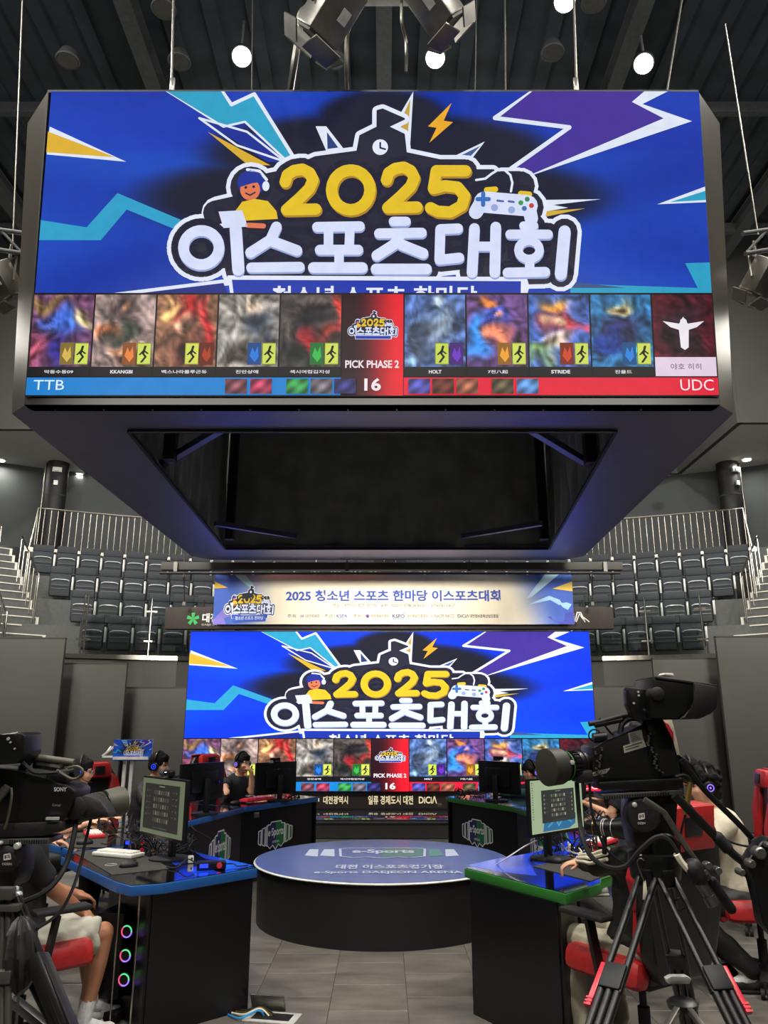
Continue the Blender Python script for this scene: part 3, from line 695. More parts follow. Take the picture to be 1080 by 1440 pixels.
# make it an exact rectangle
cxb = (BLp.x+BRp.x)/2; hw = (BRp.x-BLp.x+TRp.x-TLp.x)/4
zt, zb = (TLp.z+TRp.z)/2, (BLp.z+BRp.z)/2
TLp, TRp, BLp, BRp = V(cxb-hw+.02, 5.68, zt), V(cxb+hw+.02, 5.68, zt), V(cxb-hw, 6, zb), V(cxb+hw, 6, zb)
bd = face_to(board(TLp, TRp, BLp, BRp, .0012), (0, 0, 1.6))
show(jb, bd)
nrm = bd[4]
# the same picture on the back of the cube: the front copied and turned round its middle
Ccx, Ccy = cxb, (6.0+12.45)/2; inv = rootmat(jb).inverted(); turn = inv @ Matrix.Translation((Ccx, Ccy+.02, 0)) @ Matrix.Rotation(math.pi, 4, 'Z') @ Matrix.Translation((-Ccx, -Ccy, 0)) @ rootmat(jb)
for o in list(jb.children):
    c = o.copy(); COL.objects.link(c); c.parent = jb; c.matrix_local = turn @ o.matrix_local
b = MB(); b.prism([TLp-nrm*.004, TRp-nrm*.004, BRp-nrm*.004, BLp-nrm*.004], -nrm*.1); b.build('screen_panel', 'black_matt', jb, world=True)
def outline(z):                              # plan of the body: sides lean like the screen
    t = (z-zb)/(zt-zb); o_ = .30*t
    y0, y1 = 6.0-.32*t+.012, 12.45+.32*t; c = cxb; x = hw; s = .40
    cB = .06
    return [V(c-x-.01, y0, z), V(c+x+.01, y0, z), V(c+x+.22+.16*t, y0+.2+.2*t, z), V(cB+x+.25+.2*t, y1-.3, z), V(cB+x-.0, y1, z), V(cB-x+.0, y1, z), V(cB-x-.25-.2*t, y1-.3, z), V(c-x-.22-.16*t, y0+.2+.2*t, z)]
lo, hi = outline(zb-.06), outline(zt+.03)
b = MB(); n = len(lo)
for i in range(n):
    if i == 0: continue
    j = (i+1) % n; b.quad(lo[i], lo[j], hi[j], hi[i])
b.build('casing', 'shell_side', jb, world=True)
b = MB(); b.quad(lo[0]+V(0, .12, 0), lo[1]+V(0, .12, 0), hi[1]+V(0, .12, 0), hi[0]+V(0, .12, 0)); 
for z0, z1 in ((zb-.06, zb-.004), (zt+.003, zt+.03)):
    a, c = outline(z0), outline(z1); b.prism([a[0], a[1], c[1], c[0]], (0, .14, 0))
for s_ in (0, 1):
    b.prism([lo[s_], hi[s_], hi[s_]+V(0, .1, 0), lo[s_]+V(0, .1, 0)], (.012 if s_ else -.012, 0, 0))
b.build('front_frame', 'black_matt', jb, world=True)
# underside with its square opening
zu = zb-.06; inn = [G(181, 605, zu), G(866, 605, zu), G(772, 771, zu), G(317, 771, zu)]
inn[3].y = inn[2].y; inn[0].y = inn[1].y
b = MB(); T_ = .05
outq = [lo[0], lo[1], lo[2], lo[3], lo[4], lo[5], lo[6], lo[7]]
rings = [([lo[0], lo[1], inn[1], inn[0]]), ([lo[1], lo[2], lo[3], inn[2], inn[1]]), ([lo[3], lo[4], lo[5], lo[6], inn[3], inn[2]]), ([lo[6], lo[7], lo[0], inn[0], inn[3]])]
for poly in rings:
    MB().prism([p+V(0, 0, 0) for p in poly], (0, 0, T_)).build('underside_panel', 'black_shell', jb, world=True)
b = MB()
for i in range(4):
    a, c = inn[i], inn[(i+1) % 4]; b.beam(a-V(0, 0, .01), c-V(0, 0, .01), .03, .03)
b.build('opening_lip', 'black_matt', jb, world=True)
# inner curtains with folds
def curtain(a, c, z0, z1, amp, k, seed):
    b = MB(); n = 110; d = c-a; pn = V(-d.y, d.x, 0).normalized(); rows = []
    for j, f in enumerate((0, .08, .2, .45, .7, 1)):
        r = []
        for i in range(n+1):
            t = i/n; o_ = amp*(.15+.85*(1-f))*(.6*math.sin(t*k+seed+f*1.5)+.4*math.sin(t*k*2.3+seed*2-f*2)) + .04*noise.noise(V(t*9, f*4, seed))
            r.append(b.bm.verts.new(a+d*t+pn*o_+V(0, 0, z0+(z1-z0)*f-a.z)))
        rows.append(r)
    for j in range(len(rows)-1):
        for i in range(n): b.bm.faces.new((rows[j][i], rows[j][i+1], rows[j+1][i+1], rows[j+1][i]))
    b.build('inner_curtain', 'curtain', jb, world=True)
ins = [p.copy() for p in inn]; 
zc = zu+.02
curtain(ins[3]+V(-.1, .05, 0), ins[2]+V(.1, .05, 0), zc, zt-.1, .05, 40, 1)
curtain(ins[0]+V(-.05, 0, 0), ins[3]+V(-.05, 0, 0), zc, zt-.1, .06, 46, 2)
curtain(ins[2]+V(.05, 0, 0), ins[1]+V(.05, 0, 0), zc, zt-.1, .06, 46, 3)
curtain(ins[0]+V(0, -.05, 0), ins[1]+V(0, -.05, 0), zc, zt-.1, .05, 40, 4)
b = MB(); b.prism([ins[0]+V(-.3, -.3, 2.7), ins[1]+V(.3, -.3, 2.7), ins[2]+V(.3, .3, 2.7), ins[3]+V(-.3, .3, 2.7)], (0, 0, .05)); b.build('inner_roof', 'curtain', jb, world=True)
# corner braces and posts seen through the opening
zi = zu+.10
for k, (a, c) in enumerate(((A(228, 652, 8.0), A(315, 606, 6.9)), (A(828, 655, 8.0), A(742, 610, 6.9)), (A(302, 742, 10.6), A(415, 765, 11.4)), (A(762, 741, 10.6), A(650, 765, 11.4)))):
    MB().beam(V(a.x, a.y, zi+.05), V(c.x, c.y, zi+.05), .07, .07).build('corner_brace', 'black_shell', jb, world=True)
for px, py, d in ((240, 630, 7.6), (830, 640, 7.7), (323, 752, 11.2), (765, 752, 11.2)):
    p = A(px, py, d); MB().box((p.x, p.y, zu+1.3), (.12, .12, 2.5)).build('corner_post', 'black_matt', jb, world=True)
b = MB(); 
for i in range(14):
    t = (i+.5)/14; p = lo[0].lerp(lo[1], t)+V(0, .1, -.003); b.cyl(p, p+V(0, 0, -.008), .008, seg=6)
b.build('panel_screw', 'black_matt', jb, world=True)
# suspension wires up to the roof
for i, (px, py, d, rr, up) in enumerate(((241, 128, 6.3, .012, (5, -90)), (354, 128, 8, .008, (2, -90)), (668, 128, 7.5, .006, (3, -60)), (711, 128, 7.5, .01, (-2, -90)), (811, 128, 6.3, .012, (-8, -120)), (937, 128, 7, .012, (40, -110)), (488, 128, 8.5, .02, (4, -110)))):
    a = A(px, py+6, d); a.z = min(a.z, zt+.03) if False else a.z
    z0 = a.z; c = A(px+up[0], up[1], d+.2)
    t = thing('suspension_cable', f"{'first second third fourth fifth sixth seventh'.split()[[0,1,3,4,5,6,2][i]]} wire from the left rising from the screen cube to the roof", 'cable', a)
    MB().cyl(a, c, rr, seg=6).build('wire', 'cable_steel', t, world=True)
    if i in (0, 4, 6):
        b = MB(); b.box(a+V(0, 0, .12), (.05, .03, .18), bev=.008); b.cyl(a+V(0, 0, .02), a+V(0, 0, .1), .02, seg=8); b.build('turnbuckle', 'grey_metal', t, world=True)
# ---------------------------------------------------------------- main LED wall, its board and banner
D2 = 13.2
TL2, TR2, BL2, BR2 = A(265, 889, D2), A(832, 888, D2), A(258, 1113, D2), A(839, 1113, D2)
x0, x1 = (TL2.x+BL2.x)/2, (TR2.x+BR2.x)/2; z1, z0 = (TL2.z+TR2.z)/2, (BL2.z+BR2.z)/2
lw = thing('stage_screen', 'wide lit blue screen standing on the stage under the banner', 'video screen', ((x0+x1)/2, D2, .26))
bd2 = face_to(board(V(x0, D2, z1), V(x1, D2, z1), V(x0, D2, z0), V(x1, D2, z0), .0025), (0, 0, 1.6))
show(lw, bd2, 'led_stage', base=(2, 45, 176))
b = MB(); b.box(((x0+x1)/2, D2+.12, (z0+z1)/2), (x1-x0+.03, .22, z1-z0+.03)); b.build('cabinet', 'black_matt', lw, world=True)
b = MB(); b.box(((x0+x1)/2, D2+.1, (z0+.256)/2), (x1-x0+.03, .2, z0-.256-.02)); b.build('base_board', 'sign_board', lw, world=True)
bs = (V(x0, D2-.005, z0), V(x1, D2-.005, z0), V(x0, D2-.005, .27), V(x1, D2-.005, .27), V(0, -1, 0), .002)
k = Ink()
def uu(px): return (px-258)/(839-258)
k.text('대전광역시', uu(456), .28, uu(490), .75, (240, 222, 180), 0, .02); k.text('일류 경제도시 대전', uu(518), .25, uu(580), .78, (240, 222, 180), 0, .02); k.text('DiCiΛ', uu(588), .28, uu(613), .72, (240, 222, 180), 0, .02)
for a_ in range(5): k.stroke([(uu(449), .5), (uu(449)+.004*math.cos(a_*1.257), .5+.1*math.sin(a_*1.257))], .003, (230, 220, 180), 0, n=6)
k.build('base_lettering', bs, lw, 'led')
# board with the city name behind the banner
a, c = A(232, 853, D2-.1), A(865, 884, D2-.1)
sb = thing('name_board', 'long dark brown board with white lettering behind the banner', 'sign', ((a.x+c.x)/2, D2-.05, c.z))
MB().box(((a.x+c.x)/2, D2+.02, (a.z+c.z)/2), (c.x-a.x, .16, a.z-c.z), bev=.01).build('board', 'sign_board', sb, world=True)
bb = (V(a.x, D2-.065, a.z), V(c.x, D2-.065, a.z), V(a.x, D2-.065, c.z), V(c.x, D2-.065, c.z), V(0, -1, 0), .002)
k = Ink(lambda p: ((p[0]-232)/633, (p[1]-853)/31))
for i in range(5):
    t = -math.pi/2+i*2*math.pi/5; k.poly([(272, 870), (272+4*math.cos(t-.5), 870+4*math.sin(t-.5)), (272+9*math.cos(t-.28), 870+9*math.sin(t-.28)), (272+9*math.cos(t+.28), 870+9*math.sin(t+.28)), (272+4*math.cos(t+.5), 870+4*math.sin(t+.5))], (60, 170, 90), 0)
k.text('대전', 285, 862, 307, 875, (226, 222, 214), 0, .03); k.text('DAEJEON', 285, 877, 306, 880, (200, 196, 190), 0)
k.text('DiCi', 788, 861, 810, 875, (226, 222, 214), 0, .02)
k.stroke([(810, 874), (814, 861), (819, 861), (824, 874), (819, 866)], 1.6, (226, 222, 214), 0); k.stroke([(812, 874), (817, 863), (830, 874)], 1.2, (226, 222, 214), 0)
k.build('board_lettering', bb, sb, 'print')
# banner: slightly slack cloth
DB_ = D2-.22; a, c = A(303, 808, DB_), A(808, 878, DB_)
bn = thing('banner', 'cream cloth banner with blue printed event title hanging above the stage screen', 'banner', ((a.x+c.x)/2, DB_, c.z))
class Slack:                      # bends a flat print into the slack of the cloth
    pass
def slack(o):
    for v in o.data.vertices:
        wv = o.matrix_basis @ v.co; v.co.y += .010*math.sin(v.co.x*4+v.co.z*7)+.004*math.sin(v.co.x*11-v.co.z*5)
bbd = (V(a.x, DB_, a.z), V(c.x, DB_, a.z), V(a.x, DB_, c.z), V(c.x, DB_, c.z), V(0, -1, 0), .0015)
def Tb(p): return ((p[0]-303)/505, (p[1]-808)/70)
k = Ink(Tb)
def cloth(u, v):
    e = min(1, max(0, (u-.03)/.15)); f = min(1, max(0, (.97-u-.04*(1-v))/.13)); q = e*f; q = q*q*(3-2*q)
    return (62+(222-62)*q, 92+(212-92)*q, 176+(190-176)*q)
k.grid(303, 808, 808, 878, 200, 30, cloth, 0)
o1 = k.build('cloth', bbd, bn)
k = Ink(Tb)
for P, c_ in (([(303, 818), (322, 827), (303, 828)], (232, 186, 70)), ([(330, 808), (345, 808), (358, 822), (352, 826), (340, 817)], (150, 200, 200)), ([(303, 872), (318, 856), (335, 850), (330, 866), (318, 870), (322, 878), (303, 878)], (120, 110, 190)),
               ([(770, 808), (790, 808), (750, 840), (742, 842)], (160, 190, 210)), ([(808, 818), (780, 828), (808, 832)], (232, 196, 90)), ([(806, 850), (775, 838), (740, 852), (776, 844), (800, 858)], (150, 190, 220)), ([(808, 860), (770, 868), (790, 878), (808, 878)], (60, 70, 160))): k.poly(P, c_, 3)
o2 = k.build('printed_bolts', bbd, bn)
k = Ink(lambda p: Tb((319+(p[0]-245)/565*70, 823+(p[1]-150)/260*44))); logo(k, 4, fine=False)
o3 = k.build('printed_logo', bbd, bn)
k = Ink(Tb)
k.poly([(330, 866), (378, 865), (377, 874), (331, 875)], (50, 90, 190), 14); k.text('· 청소년 스포츠 한마당 ·', 332, 867, 376, 872, (230, 230, 240), 15, .01)
B1 = (46, 74, 160); G1 = (110, 106, 110)
k.text('2025 청소년 스포츠 한마당 이스포츠대회', 404, 830, 706, 846, B1, 3, .032)
k.text('장소 : 대전이스포츠 경기장   날짜 : 2025년 07월 26일(토) ~ 27일(일) 2일간', 470, 849, 642, 854.5, G1, 3, .008)
for s, x, y, c_ in (('주최', 407, 419, G1), ('대전체육회', 432, 452, G1), ('주관', 459, 470, G1), ('KSPA', 476, 491, (70, 90, 170)), ('후원', 499, 510, G1), ('문화체육관광부', 524, 549, G1), ('KSPO', 554, 571, (40, 56, 120)), ('국민체육진흥공단', 574, 604, G1), ('NACPI·INKCS', 613, 640, G1), ('DiCiΛ', 645, 661, (30, 36, 60)), ('대전정보문화산업진흥원', 662, 702, (60, 60, 70))):
    k.text(s, x, 864, y, 869, c_, 3, .02 if c_ != G1 else .01)
for x in (425, 473, 514): k.rect(x-.2, 863, x+.3, 870, G1, 3)
k.disc((428, 866.5), 2.2, (150, 150, 170), 3); k.disc((519, 866.5), 2.4, (190, 50, 60), 3); k.disc((519.4, 867.3), 2.0, (50, 80, 150), 4); k.stroke([(569, 864), (571, 862), (573, 863)], .6, B1, 3); k.disc((609, 866.5), 2, (170, 170, 170), 3)
o4 = k.build('printed_text', bbd, bn)
for o in (o1, o2, o3, o4): slack(o)
ba = thing('rigging_bar', 'thin dark pipe from which the banner hangs', 'bar', A(225, 806, DB_))
MB().cyl(A(225, 806, DB_), A(872, 806, DB_), .022, seg=10).build('pipe', 'black_matt', ba, world=True)
b = MB()
for px in (259, 833): b.cyl(A(px, 851, DB_), A(px, 778, DB_-.05), .012, seg=6); b.box(A(px, 812, DB_), (.05, .05, .06)); b.box(A(px, 849, DB_), (.05, .04, .06))
b.build('hanging_wire', 'steel', ba, world=True)
ba = thing('rigging_beam', 'dark box beam hanging just under the screen cube', 'beam', A(230, 798, 12.6))
a, c = A(228, 797, 12.6), A(874, 797, 12.6); MB().box(((a.x+c.x)/2, 12.6, a.z), (c.x-a.x, .16, .13), bev=.01).build('beam', 'panel_grey', ba, world=True)
b = MB()
for px in (247, 488, 660, 851): p = A(px, 797, 12.5); b.box(p, (.06, .03, .16)); b.cyl(p, p+V(0, 0, .35), .01, seg=6)
b.build('clamp', 'grey_metal', ba, world=True)
# ---------------------------------------------------------------- stage
st = thing('stage', kind='structure', loc=(0, 12.5, 0))
MB().box((0, 12.75, .128), (9.6, 1.9, .256), bev=.01).build('deck', 'stage_gloss', st, world=True)
MB().box((0, 11.79, .11), (9.6, .04, .2)).build('front_board', 'stage_face', st, world=True)
MB().box((0, 11.765, .225), (9.6, .03, .02)).build('edge_strip', 'grey_metal', st, world=True)
# round podium
pc = V(-.02, 7.27, 0); pr = 1.10
pd = thing('round_podium', 'low round black podium with a printed top in blue sheen in the middle', 'podium', pc)
MB().lathe((0, 0, 0), (0, 0, 1), [(0, pr-.035), (.44, pr-.03), (.444, pr-.005)], 96).build('drum', 'podium_side', pd)
MB().lathe((0, 0, .444), (0, 0, 1), [(0, pr), (.006, pr+.003), (.014, pr-.004)], 96).build('rim', 'podium_rim', pd)
MB().lathe((0, 0, .452), (0, 0, 1), [(0, pr-.010), (.0085, pr-.010)], 96).build('top_sheet', 'podium_top', pd)
def esports(ink, W=(228, 230, 232), NB=(30, 36, 92), GR=(28, 110, 62), txt=True, L=0, lw=1.9):
    # stepped shields, in a 0-100 by 0-60 frame, green to the right
    def shield(x0, x1, y0, y1, c, fl):
        P = [(x0, y0), (x1, y0-(2 if fl > 0 else -2)*0), (x1, y1-6), ((x0+x1)/2, y1), (x0, y1-6)]
        ink.poly(P, c, L+1); ink.stroke(P, lw, W, L, closed=True, n=6); ink.stroke(P, lw*.6, W, L+2, closed=True, n=6)
    for x0, x1, y0, y1, c in ((2, 9, 16, 50, NB), (12, 20, 12, 53, NB), (23, 32, 8, 56, NB), (80, 88, 12, 53, GR), (91, 98, 16, 50, GR), (68, 77, 8, 56, GR)):
        ink.poly([(x0, y0+2), (x1, y0), (x1, y1-4), (x0, y1-8)] if x0 < 50 else [(x0, y0), (x1, y0+2), (x1, y1-8), (x0, y1-4)], c, L+1)
        ink.stroke([(x0, y0+2), (x1, y0), (x1, y1-4), (x0, y1-8)] if x0 < 50 else [(x0, y0), (x1, y0+2), (x1, y1-8), (x0, y1-4)], lw, W, L+2, closed=True, n=6)
    body = [(26, 8), (34, 8), (36, 3), (64, 3), (66, 8), (74, 8), (74, 48), (66, 56), (58, 50), (50, 60), (42, 50), (34, 56), (26, 48)]
    ink.poly(body, NB, L+3); ink.poly([(50, 3), (64, 3), (66, 8), (74, 8), (74, 48), (66, 56), (58, 50), (50, 60)], GR, L+4); ink.stroke(body, lw, W, L+5, closed=True, n=6)
    if txt: ink.text('e·Sports', 28, 15, 72, 36, W, L+6, .02); ink.text('ARENA', 40, 41, 60, 46, W, L+6)
k = Ink(lambda p: ((p[0])/100*.72+.14, (p[1])/60*.36+.28)); 
Tq = lambda p: ((p[0]+1)/2, (p[1]+1)/2)
zt_ = .4612
pb = (pc+V(-1.1, 1.1, zt_), pc+V(1.1, 1.1, zt_), pc+V(-1.1, -1.1, zt_), pc+V(1.1, -1.1, zt_), V(0, 0, 1), .0008)
k = Ink(lambda p: (.195+p[0]/100*.61, .22+p[1]/60*.34)); W = (176, 186, 206)
for x0, x1, c in ((0, 6, W), (10, 17, W)): k.poly([(x0, 12), (x1, 12), (x1+2, 44), (x0-1, 40)], c, 0)
for x0, x1, c in ((94, 100, W), (83, 90, (60, 120, 110))): k.poly([(x0, 12), (x1, 12), (x1+1, 40), (x0-2, 44)], c, 0)
k.poly([(21, 10), (30, 6), (74, 6), (80, 10), (78, 44), (68, 50), (60, 46), (50, 52), (40, 46), (32, 50), (23, 44)], (70, 84, 140), 0)
k.poly([(50, 8), (74, 8), (80, 12), (77, 42), (68, 48), (60, 44), (50, 50)], (50, 104, 100), 1)
k.stroke([(21, 10), (30, 6), (74, 6), (80, 10), (78, 44), (68, 50), (60, 46), (50, 52), (40, 46), (32, 50), (23, 44)], 1.6, W, 2, closed=True, n=6)
k.text('e-Sports', 30, 14, 72, 34, W, 3, .03)
k.T = lambda p: p
k.text('대전 이스포츠경기장', .33, .66, .73, .745, W, 3, .03); k.text('e-Sports DAEJEON ARENA', .26, .785, .79, .845, W, 3, .02)
k.build('printed_emblem', pb, pd, 'print_gloss')
# ================================================================ desks
def XC(y): return -.264+.025*y
def mir(p): return V(2*XC(p.y)-p.x, p.y, p.z)
def desk(label, top, fascia, blue, body=None, prints=(), group=None):
    c = sum(top, V(0, 0, 0))/len(top); c.z = 0
    t = thing('desk', label, 'desk', c, 0, group)
    e = 'blue_edge' if blue else 'green_edge'
    MB().prism([p+V(0, 0, .70) for p in top], (0, 0, .05), bev=.003).build('edge_band', e, t, world=True)
    ins = []
    for p in top: ins.append(p+(c-p).normalized()*.012)
    MB().prism([V(p.x, p.y, .7495) for p in ins], (0, 0, .004)).build('desk_top', 'desk_gloss', t, world=True)
    for i, f in enumerate(prints): MB().prism([V(p.x, p.y, .753) for p in f], (0, 0, .0012)).build('printed_arrow', 'blue_print', t, world=True)
    for a, b_ in fascia:
        d = (b_-a).normalized(); nn = V(-d.y, d.x, 0)
        if nn.dot(c-a) < 0: nn = -nn
        a2, b2 = a+nn*.03, b_+nn*.03
        MB().prism([a2, b2, b2+nn*.025, a2+nn*.025], (0, 0, .70)).build('front_panel', 'black_laminate', t, world=True)
    if body:
        for a, b_ in body:
            MB().beam(V(a.x, a.y, .35), V(b_.x, b_.y, .35), .025, .70).build('side_panel', 'black_laminate', t, world=True)
    return t
def emblem(t, a, b_, u0, u1, z0, z1, out):
    # the emblem printed on a front panel
    d = (b_-a); n = V(-d.y, d.x, 0).normalized(); n = n if n.dot(out) > 0 else -n
    A_, B_ = a+d*u0-n*.03+n*.0015, a+d*u1-n*.03+n*.0015
    bdq = face_to(board(V(A_.x, A_.y, z1), V(B_.x, B_.y, z1), V(A_.x, A_.y, z0), V(B_.x, B_.y, z0), .0008), (0, 2, 1.6))
    k = Ink(lambda p: (p[0]/100, p[1]/60)); esports(k); k.build('printed_emblem', bdq, t)
L_ = dict(O0=V(-1.44, 4.60, 0), O0b=V(-1.36, 4.52, 0), I0=V(-.765, 5.05, 0), I1=V(-1.30, 5.68, 0), I2=V(-1.60, 6.2, 0), O1=V(-2.12, 5.47, 0), N0=V(-1.50, 4.60, 0),
          I3=V(-1.74, 7.35, 0), O2=V(-2.5, 6.2, 0), O3=V(-2.52, 7.2, 0), I4=V(-1.45, 8.53, 0), O4=V(-2.2, 8.9, 0), I5=V(-.775, 9.66, 0), O5=V(-1.42, 10.2, 0))
q = L_
def GZ(px, py, z=.753): p = G(px, py, z); return p
nl = desk('blue edged black gaming desk in the left foreground', [q['O0b'], V(-1.2, 4.59, 0), q['I0'], q['I1'], q['I2'], V(-2.07, 5.6, 0), q['O1'], V(-1.55, 4.72, 0), V(-1.47, 4.62, 0)], [], True,
     [(V(-1.27, 4.62, 0), V(-.80, 5.05, 0)), (V(-1.27, 4.62, 0), V(-1.75, 5.4, 0)), (V(-.80, 5.05, 0), V(-1.33, 5.68, 0))],
     [[GZ(356, 1217), GZ(275, 1199), GZ(287, 1207), GZ(318, 1214), GZ(316, 1227)], [GZ(247, 1201), GZ(268, 1206), GZ(262, 1213), GZ(247, 1217), GZ(240, 1213)], [GZ(268, 1220), GZ(285, 1218), GZ(310, 1228), GZ(275, 1233)]])
ml = desk('blue edged desk behind the foreground left desk with a red keyboard on it', [V(-2.10, 5.66, 0), q['I2']+V(-.005, .02, 0), q['I3'], q['O3'], V(-2.5, 6.1, 0)], [(q['I2'], q['I3'])], True)
tl = desk('blue edged desk in the left middle, under the monitor seen from behind', [q['O3']+V(0, .02, 0), q['I3']+V(0, .02, 0), q['I4'], q['O4']], [(q['I3'], q['I4'])], True)
fl = desk('far left blue edged desk with the broad emblem panel beside the podium', [q['O4']+V(.01, .02, 0), q['I4']+V(.01, .02, 0), q['I5'], q['O5']], [(q['I4'], q['I5']), (q['I5'], q['O5'])], True)
emblem(tl, q['I3'], q['I4'], .40, .80, .20, .60, V(1, -.3, 0)); emblem(fl, q['I4'], q['I5'], .20, .66, .27, .57, V(1, -1, 0))
m = {k_: mir(v) for k_, v in q.items()}
nr = desk('green edged black gaming desk in the right foreground', [V(.93, 4.32, 0), V(1.18, 4.58, 0), V(1.22, 4.72, 0), m['O1'], m['I2'], m['I1'], V(.485, 5.05, 0)], [], False,
     [(V(.90, 4.37, 0), V(.52, 4.98, 0)), (V(.90, 4.37, 0), V(1.0, 4.52, 0)), (V(.52, 4.98, 0), V(1.04, 5.66, 0))],
     [[GZ(657, 1217), GZ(702, 1207), GZ(752, 1199), GZ(742, 1209), GZ(755, 1232), GZ(700, 1226)], [GZ(760, 1199), GZ(800, 1197), GZ(776, 1226), GZ(748, 1212)]])
mr = desk('green edged desk behind the foreground right desk, below the camera lens', [m['I2']+V(0, .02, 0), mir(V(-2.10, 5.66, 0)), m['O2'], m['O3'], m['I3']], [(m['I2'], m['I3'])], False)
tr = desk('green edged desk in the right middle, mostly behind the foreground monitor', [m['I3']+V(0, .02, 0), m['O3']+V(0, .02, 0), m['O4'], m['I4']], [(m['I3'], m['I4'])], False)
fr = desk('far right green edged desk with the broad emblem panel beside the podium', [m['I4']+V(0, .02, 0), m['O4']+V(0, .02, 0), m['O5'], m['I5']], [(m['I4'], m['I5']), (m['I5'], m['O5'])], False)
emblem(tr, m['I4'], m['I3'], .30, .70, .20, .60, V(-1, -.3, 0)); emblem(fr, m['I5'], m['I4'], .22, .68, .27, .57, V(-1, -1, 0))
for t, p in ((fl, A(362, 1137, 8.7)), (fr, A(618, 1127, 9.6)), (fr, A(724, 1138, 8.7))):
    MB().box((p.x, p.y-.03, .66), (.05, .03, .05), bev=.004).build('socket_plate', 'grey_metal', t, world=True)
# steel posts and the glowing computer under the left desk
b = MB()
for px in (169, 197):
    p = G(px, 1262, .66); MB().cyl(V(p.x, p.y, 0), V(p.x, p.y, .70), .006, seg=8).build('steel_post', 'steel', nl, world=True)
pcx = G(178, 1345, .40); f_ = V(-.5, -.86, 0)
pc_ = thing('computer', 'black computer tower with three glowing fan rings under the left foreground desk', 'computer', V(-1.62, 4.98, .0), 0)
R_ = RZ(math.atan2(.5, .86)-math.pi*0)
b = MB(); b.box(V(-1.53, 5.02, .33), (.17, .34, .44), RZ(-.2), .01); b.build('case', 'plastic_black', pc_, world=True)
b = MB(); b.box(V(-1.53, 5.02, .03), (.20, .38, .05), RZ(-.2), .005); b.build('plinth', 'black_matt', pc_, world=True)
for k, (px, py) in enumerate(((178, 1310), (176, 1344), (174, 1378))):
    p = A(px, py, 4.80)
    R2 = (V(0, 0, 1.6)-p).normalized(); R2.z = 0; R2 = V(-.15, -.99, 0)
    fan = MB().lathe(p-R2*.02, R2, [(0, .036), (.016, .036), (.018, .025)], 24).build('fan', 'black_matt', pc_, world=True)
    MB().ring(p, .029, .0038, R2, 24, 6, (0, 2.2)).build('light_ring', 'led_green', fan, world=True)
    MB().ring(p, .029, .0038, R2, 24, 6, (2.2, 4.2)).build('light_ring', 'led_pink', fan, world=True)
    MB().ring(p, .029, .0038, R2, 24, 6, (4.2, 6.28)).build('light_ring', 'led_violet', fan, world=True)
# ---------------------------------------------------------------- things on the desks
def monitor(label, c, ang, w_=.60, h_=.345, lit=None, hang=False, foot=.72+.035):
    # ang: heading of the way the screen looks
    t = thing('monitor', label, 'monitor', V(c.x, c.y, foot), ang+math.pi/2)     # local -Y is the screen side
    zc = c.z-foot
    MB().box((0, 0, zc), (w_, .03, h_), bev=.006).build('housing', 'bezel', t)
    MB().box((0, .03, zc), (w_*.6, .04, h_*.6), bev=.015).build('back_bulge', 'plastic_black', t)
    MB().box((0, .075, zc*.5+.02), (.06, .03, zc+.02), bev=.006).build('neck', 'black_matt', t)
    MB().lathe((0, .06, .0), (0, 0, 1), [(0, .13), (.012, .13), (.016, .11)], 28).build('foot', 'black_matt', t)
    r = rootmat(t); q3 = lambda x, z: r @ V(x, -.0165, z)
    bq = (q3(-w_/2+.012, zc+h_/2-.012), q3(w_/2-.012, zc+h_/2-.012), q3(-w_/2+.012, zc-h_/2+.02), q3(w_/2-.012, zc-h_/2+.02), (r.to_3x3() @ V(0, -1, 0)), .0008)
    k = Ink()
    if lit is None: k.rect(0, 0, 1, 1, (12, 12, 14), 0); k.build('display', bq, t, 'print_gloss')
    else:
        k.rect(0, 0, 1, 1, (112, 122, 96) if lit == 1 else (176, 198, 158), 0)
        if lit == 2:
            for i in range(16): k.rect(.02, .04+i*.045, .045, .06+i*.045, ((90, 110, 90), (190, 130, 70), (60, 110, 170))[i % 3], 1)
            k.poly([(.2, .98), (.24, .7), (.85, .7), (.83, .9), (.7, .98)], (40, 120, 170), 1); k.stroke([(.3, .9), (.45, .76), (.5, .9), (.6, .75), (.75, .86)], .03, (90, 170, 210), 2)
            x0, y0, x1, y1 = .19, .2, .83, .82
        else:
            x0, y0, x1, y1 = .07, .09, .9, .92
        k.rect(x0, y0, x1, y1, (34, 36, 32) if lit == 1 else (40, 48, 48), 3)
        X = lambda a: x0+(x1-x0)*a; Y = lambda a: y0+(y1-y0)*a
        for j in range(5):
            for i in range(7): 
                c_ = [(70, 68, 58), (96, 92, 80), (120, 116, 100), (84, 76, 60)][(i*3+j) % 4] if lit == 1 else [(120, 116, 96), (96, 84, 70), (180, 176, 150), (80, 90, 90)][(i*3+j) % 4]
                k.rect(X(.28+i*.065), Y(.14+j*.15), X(.28+i*.065+.042), Y(.14+j*.15+.09), c_, 4)
            for s_ in (0, 1): k.disc((X(.08+.84*s_), Y(.16+j*.13)), .012, (96, 92, 84) if lit == 1 else (150, 140, 120), 4, 8, ry=.022); k.rect(X(.12+.68*s_), Y(.15+j*.13), X(.19+.68*s_), Y(.165+j*.13), (80, 80, 76), 4)
        k.rect(X(.42), Y(.04), X(.58), Y(.06), (150, 146, 120), 4); k.rect(X(.3), Y(.94), X(.7), Y(.955), (90, 88, 80), 4)
        k.build('display', bq, t, 'monitor_glow')
    return t
mon1 = monitor('lit monitor on the left foreground desk showing a dark window with a pale border', A(231, 1136, 5.30), math.atan2(-.66, -.75), w_=.62, h_=.37, lit=1)
mon2 = monitor('lit monitor on the right foreground desk with pale green desktop and dark window', A(781, 1132, 5.30), math.atan2(-.72, .69), lit=2)
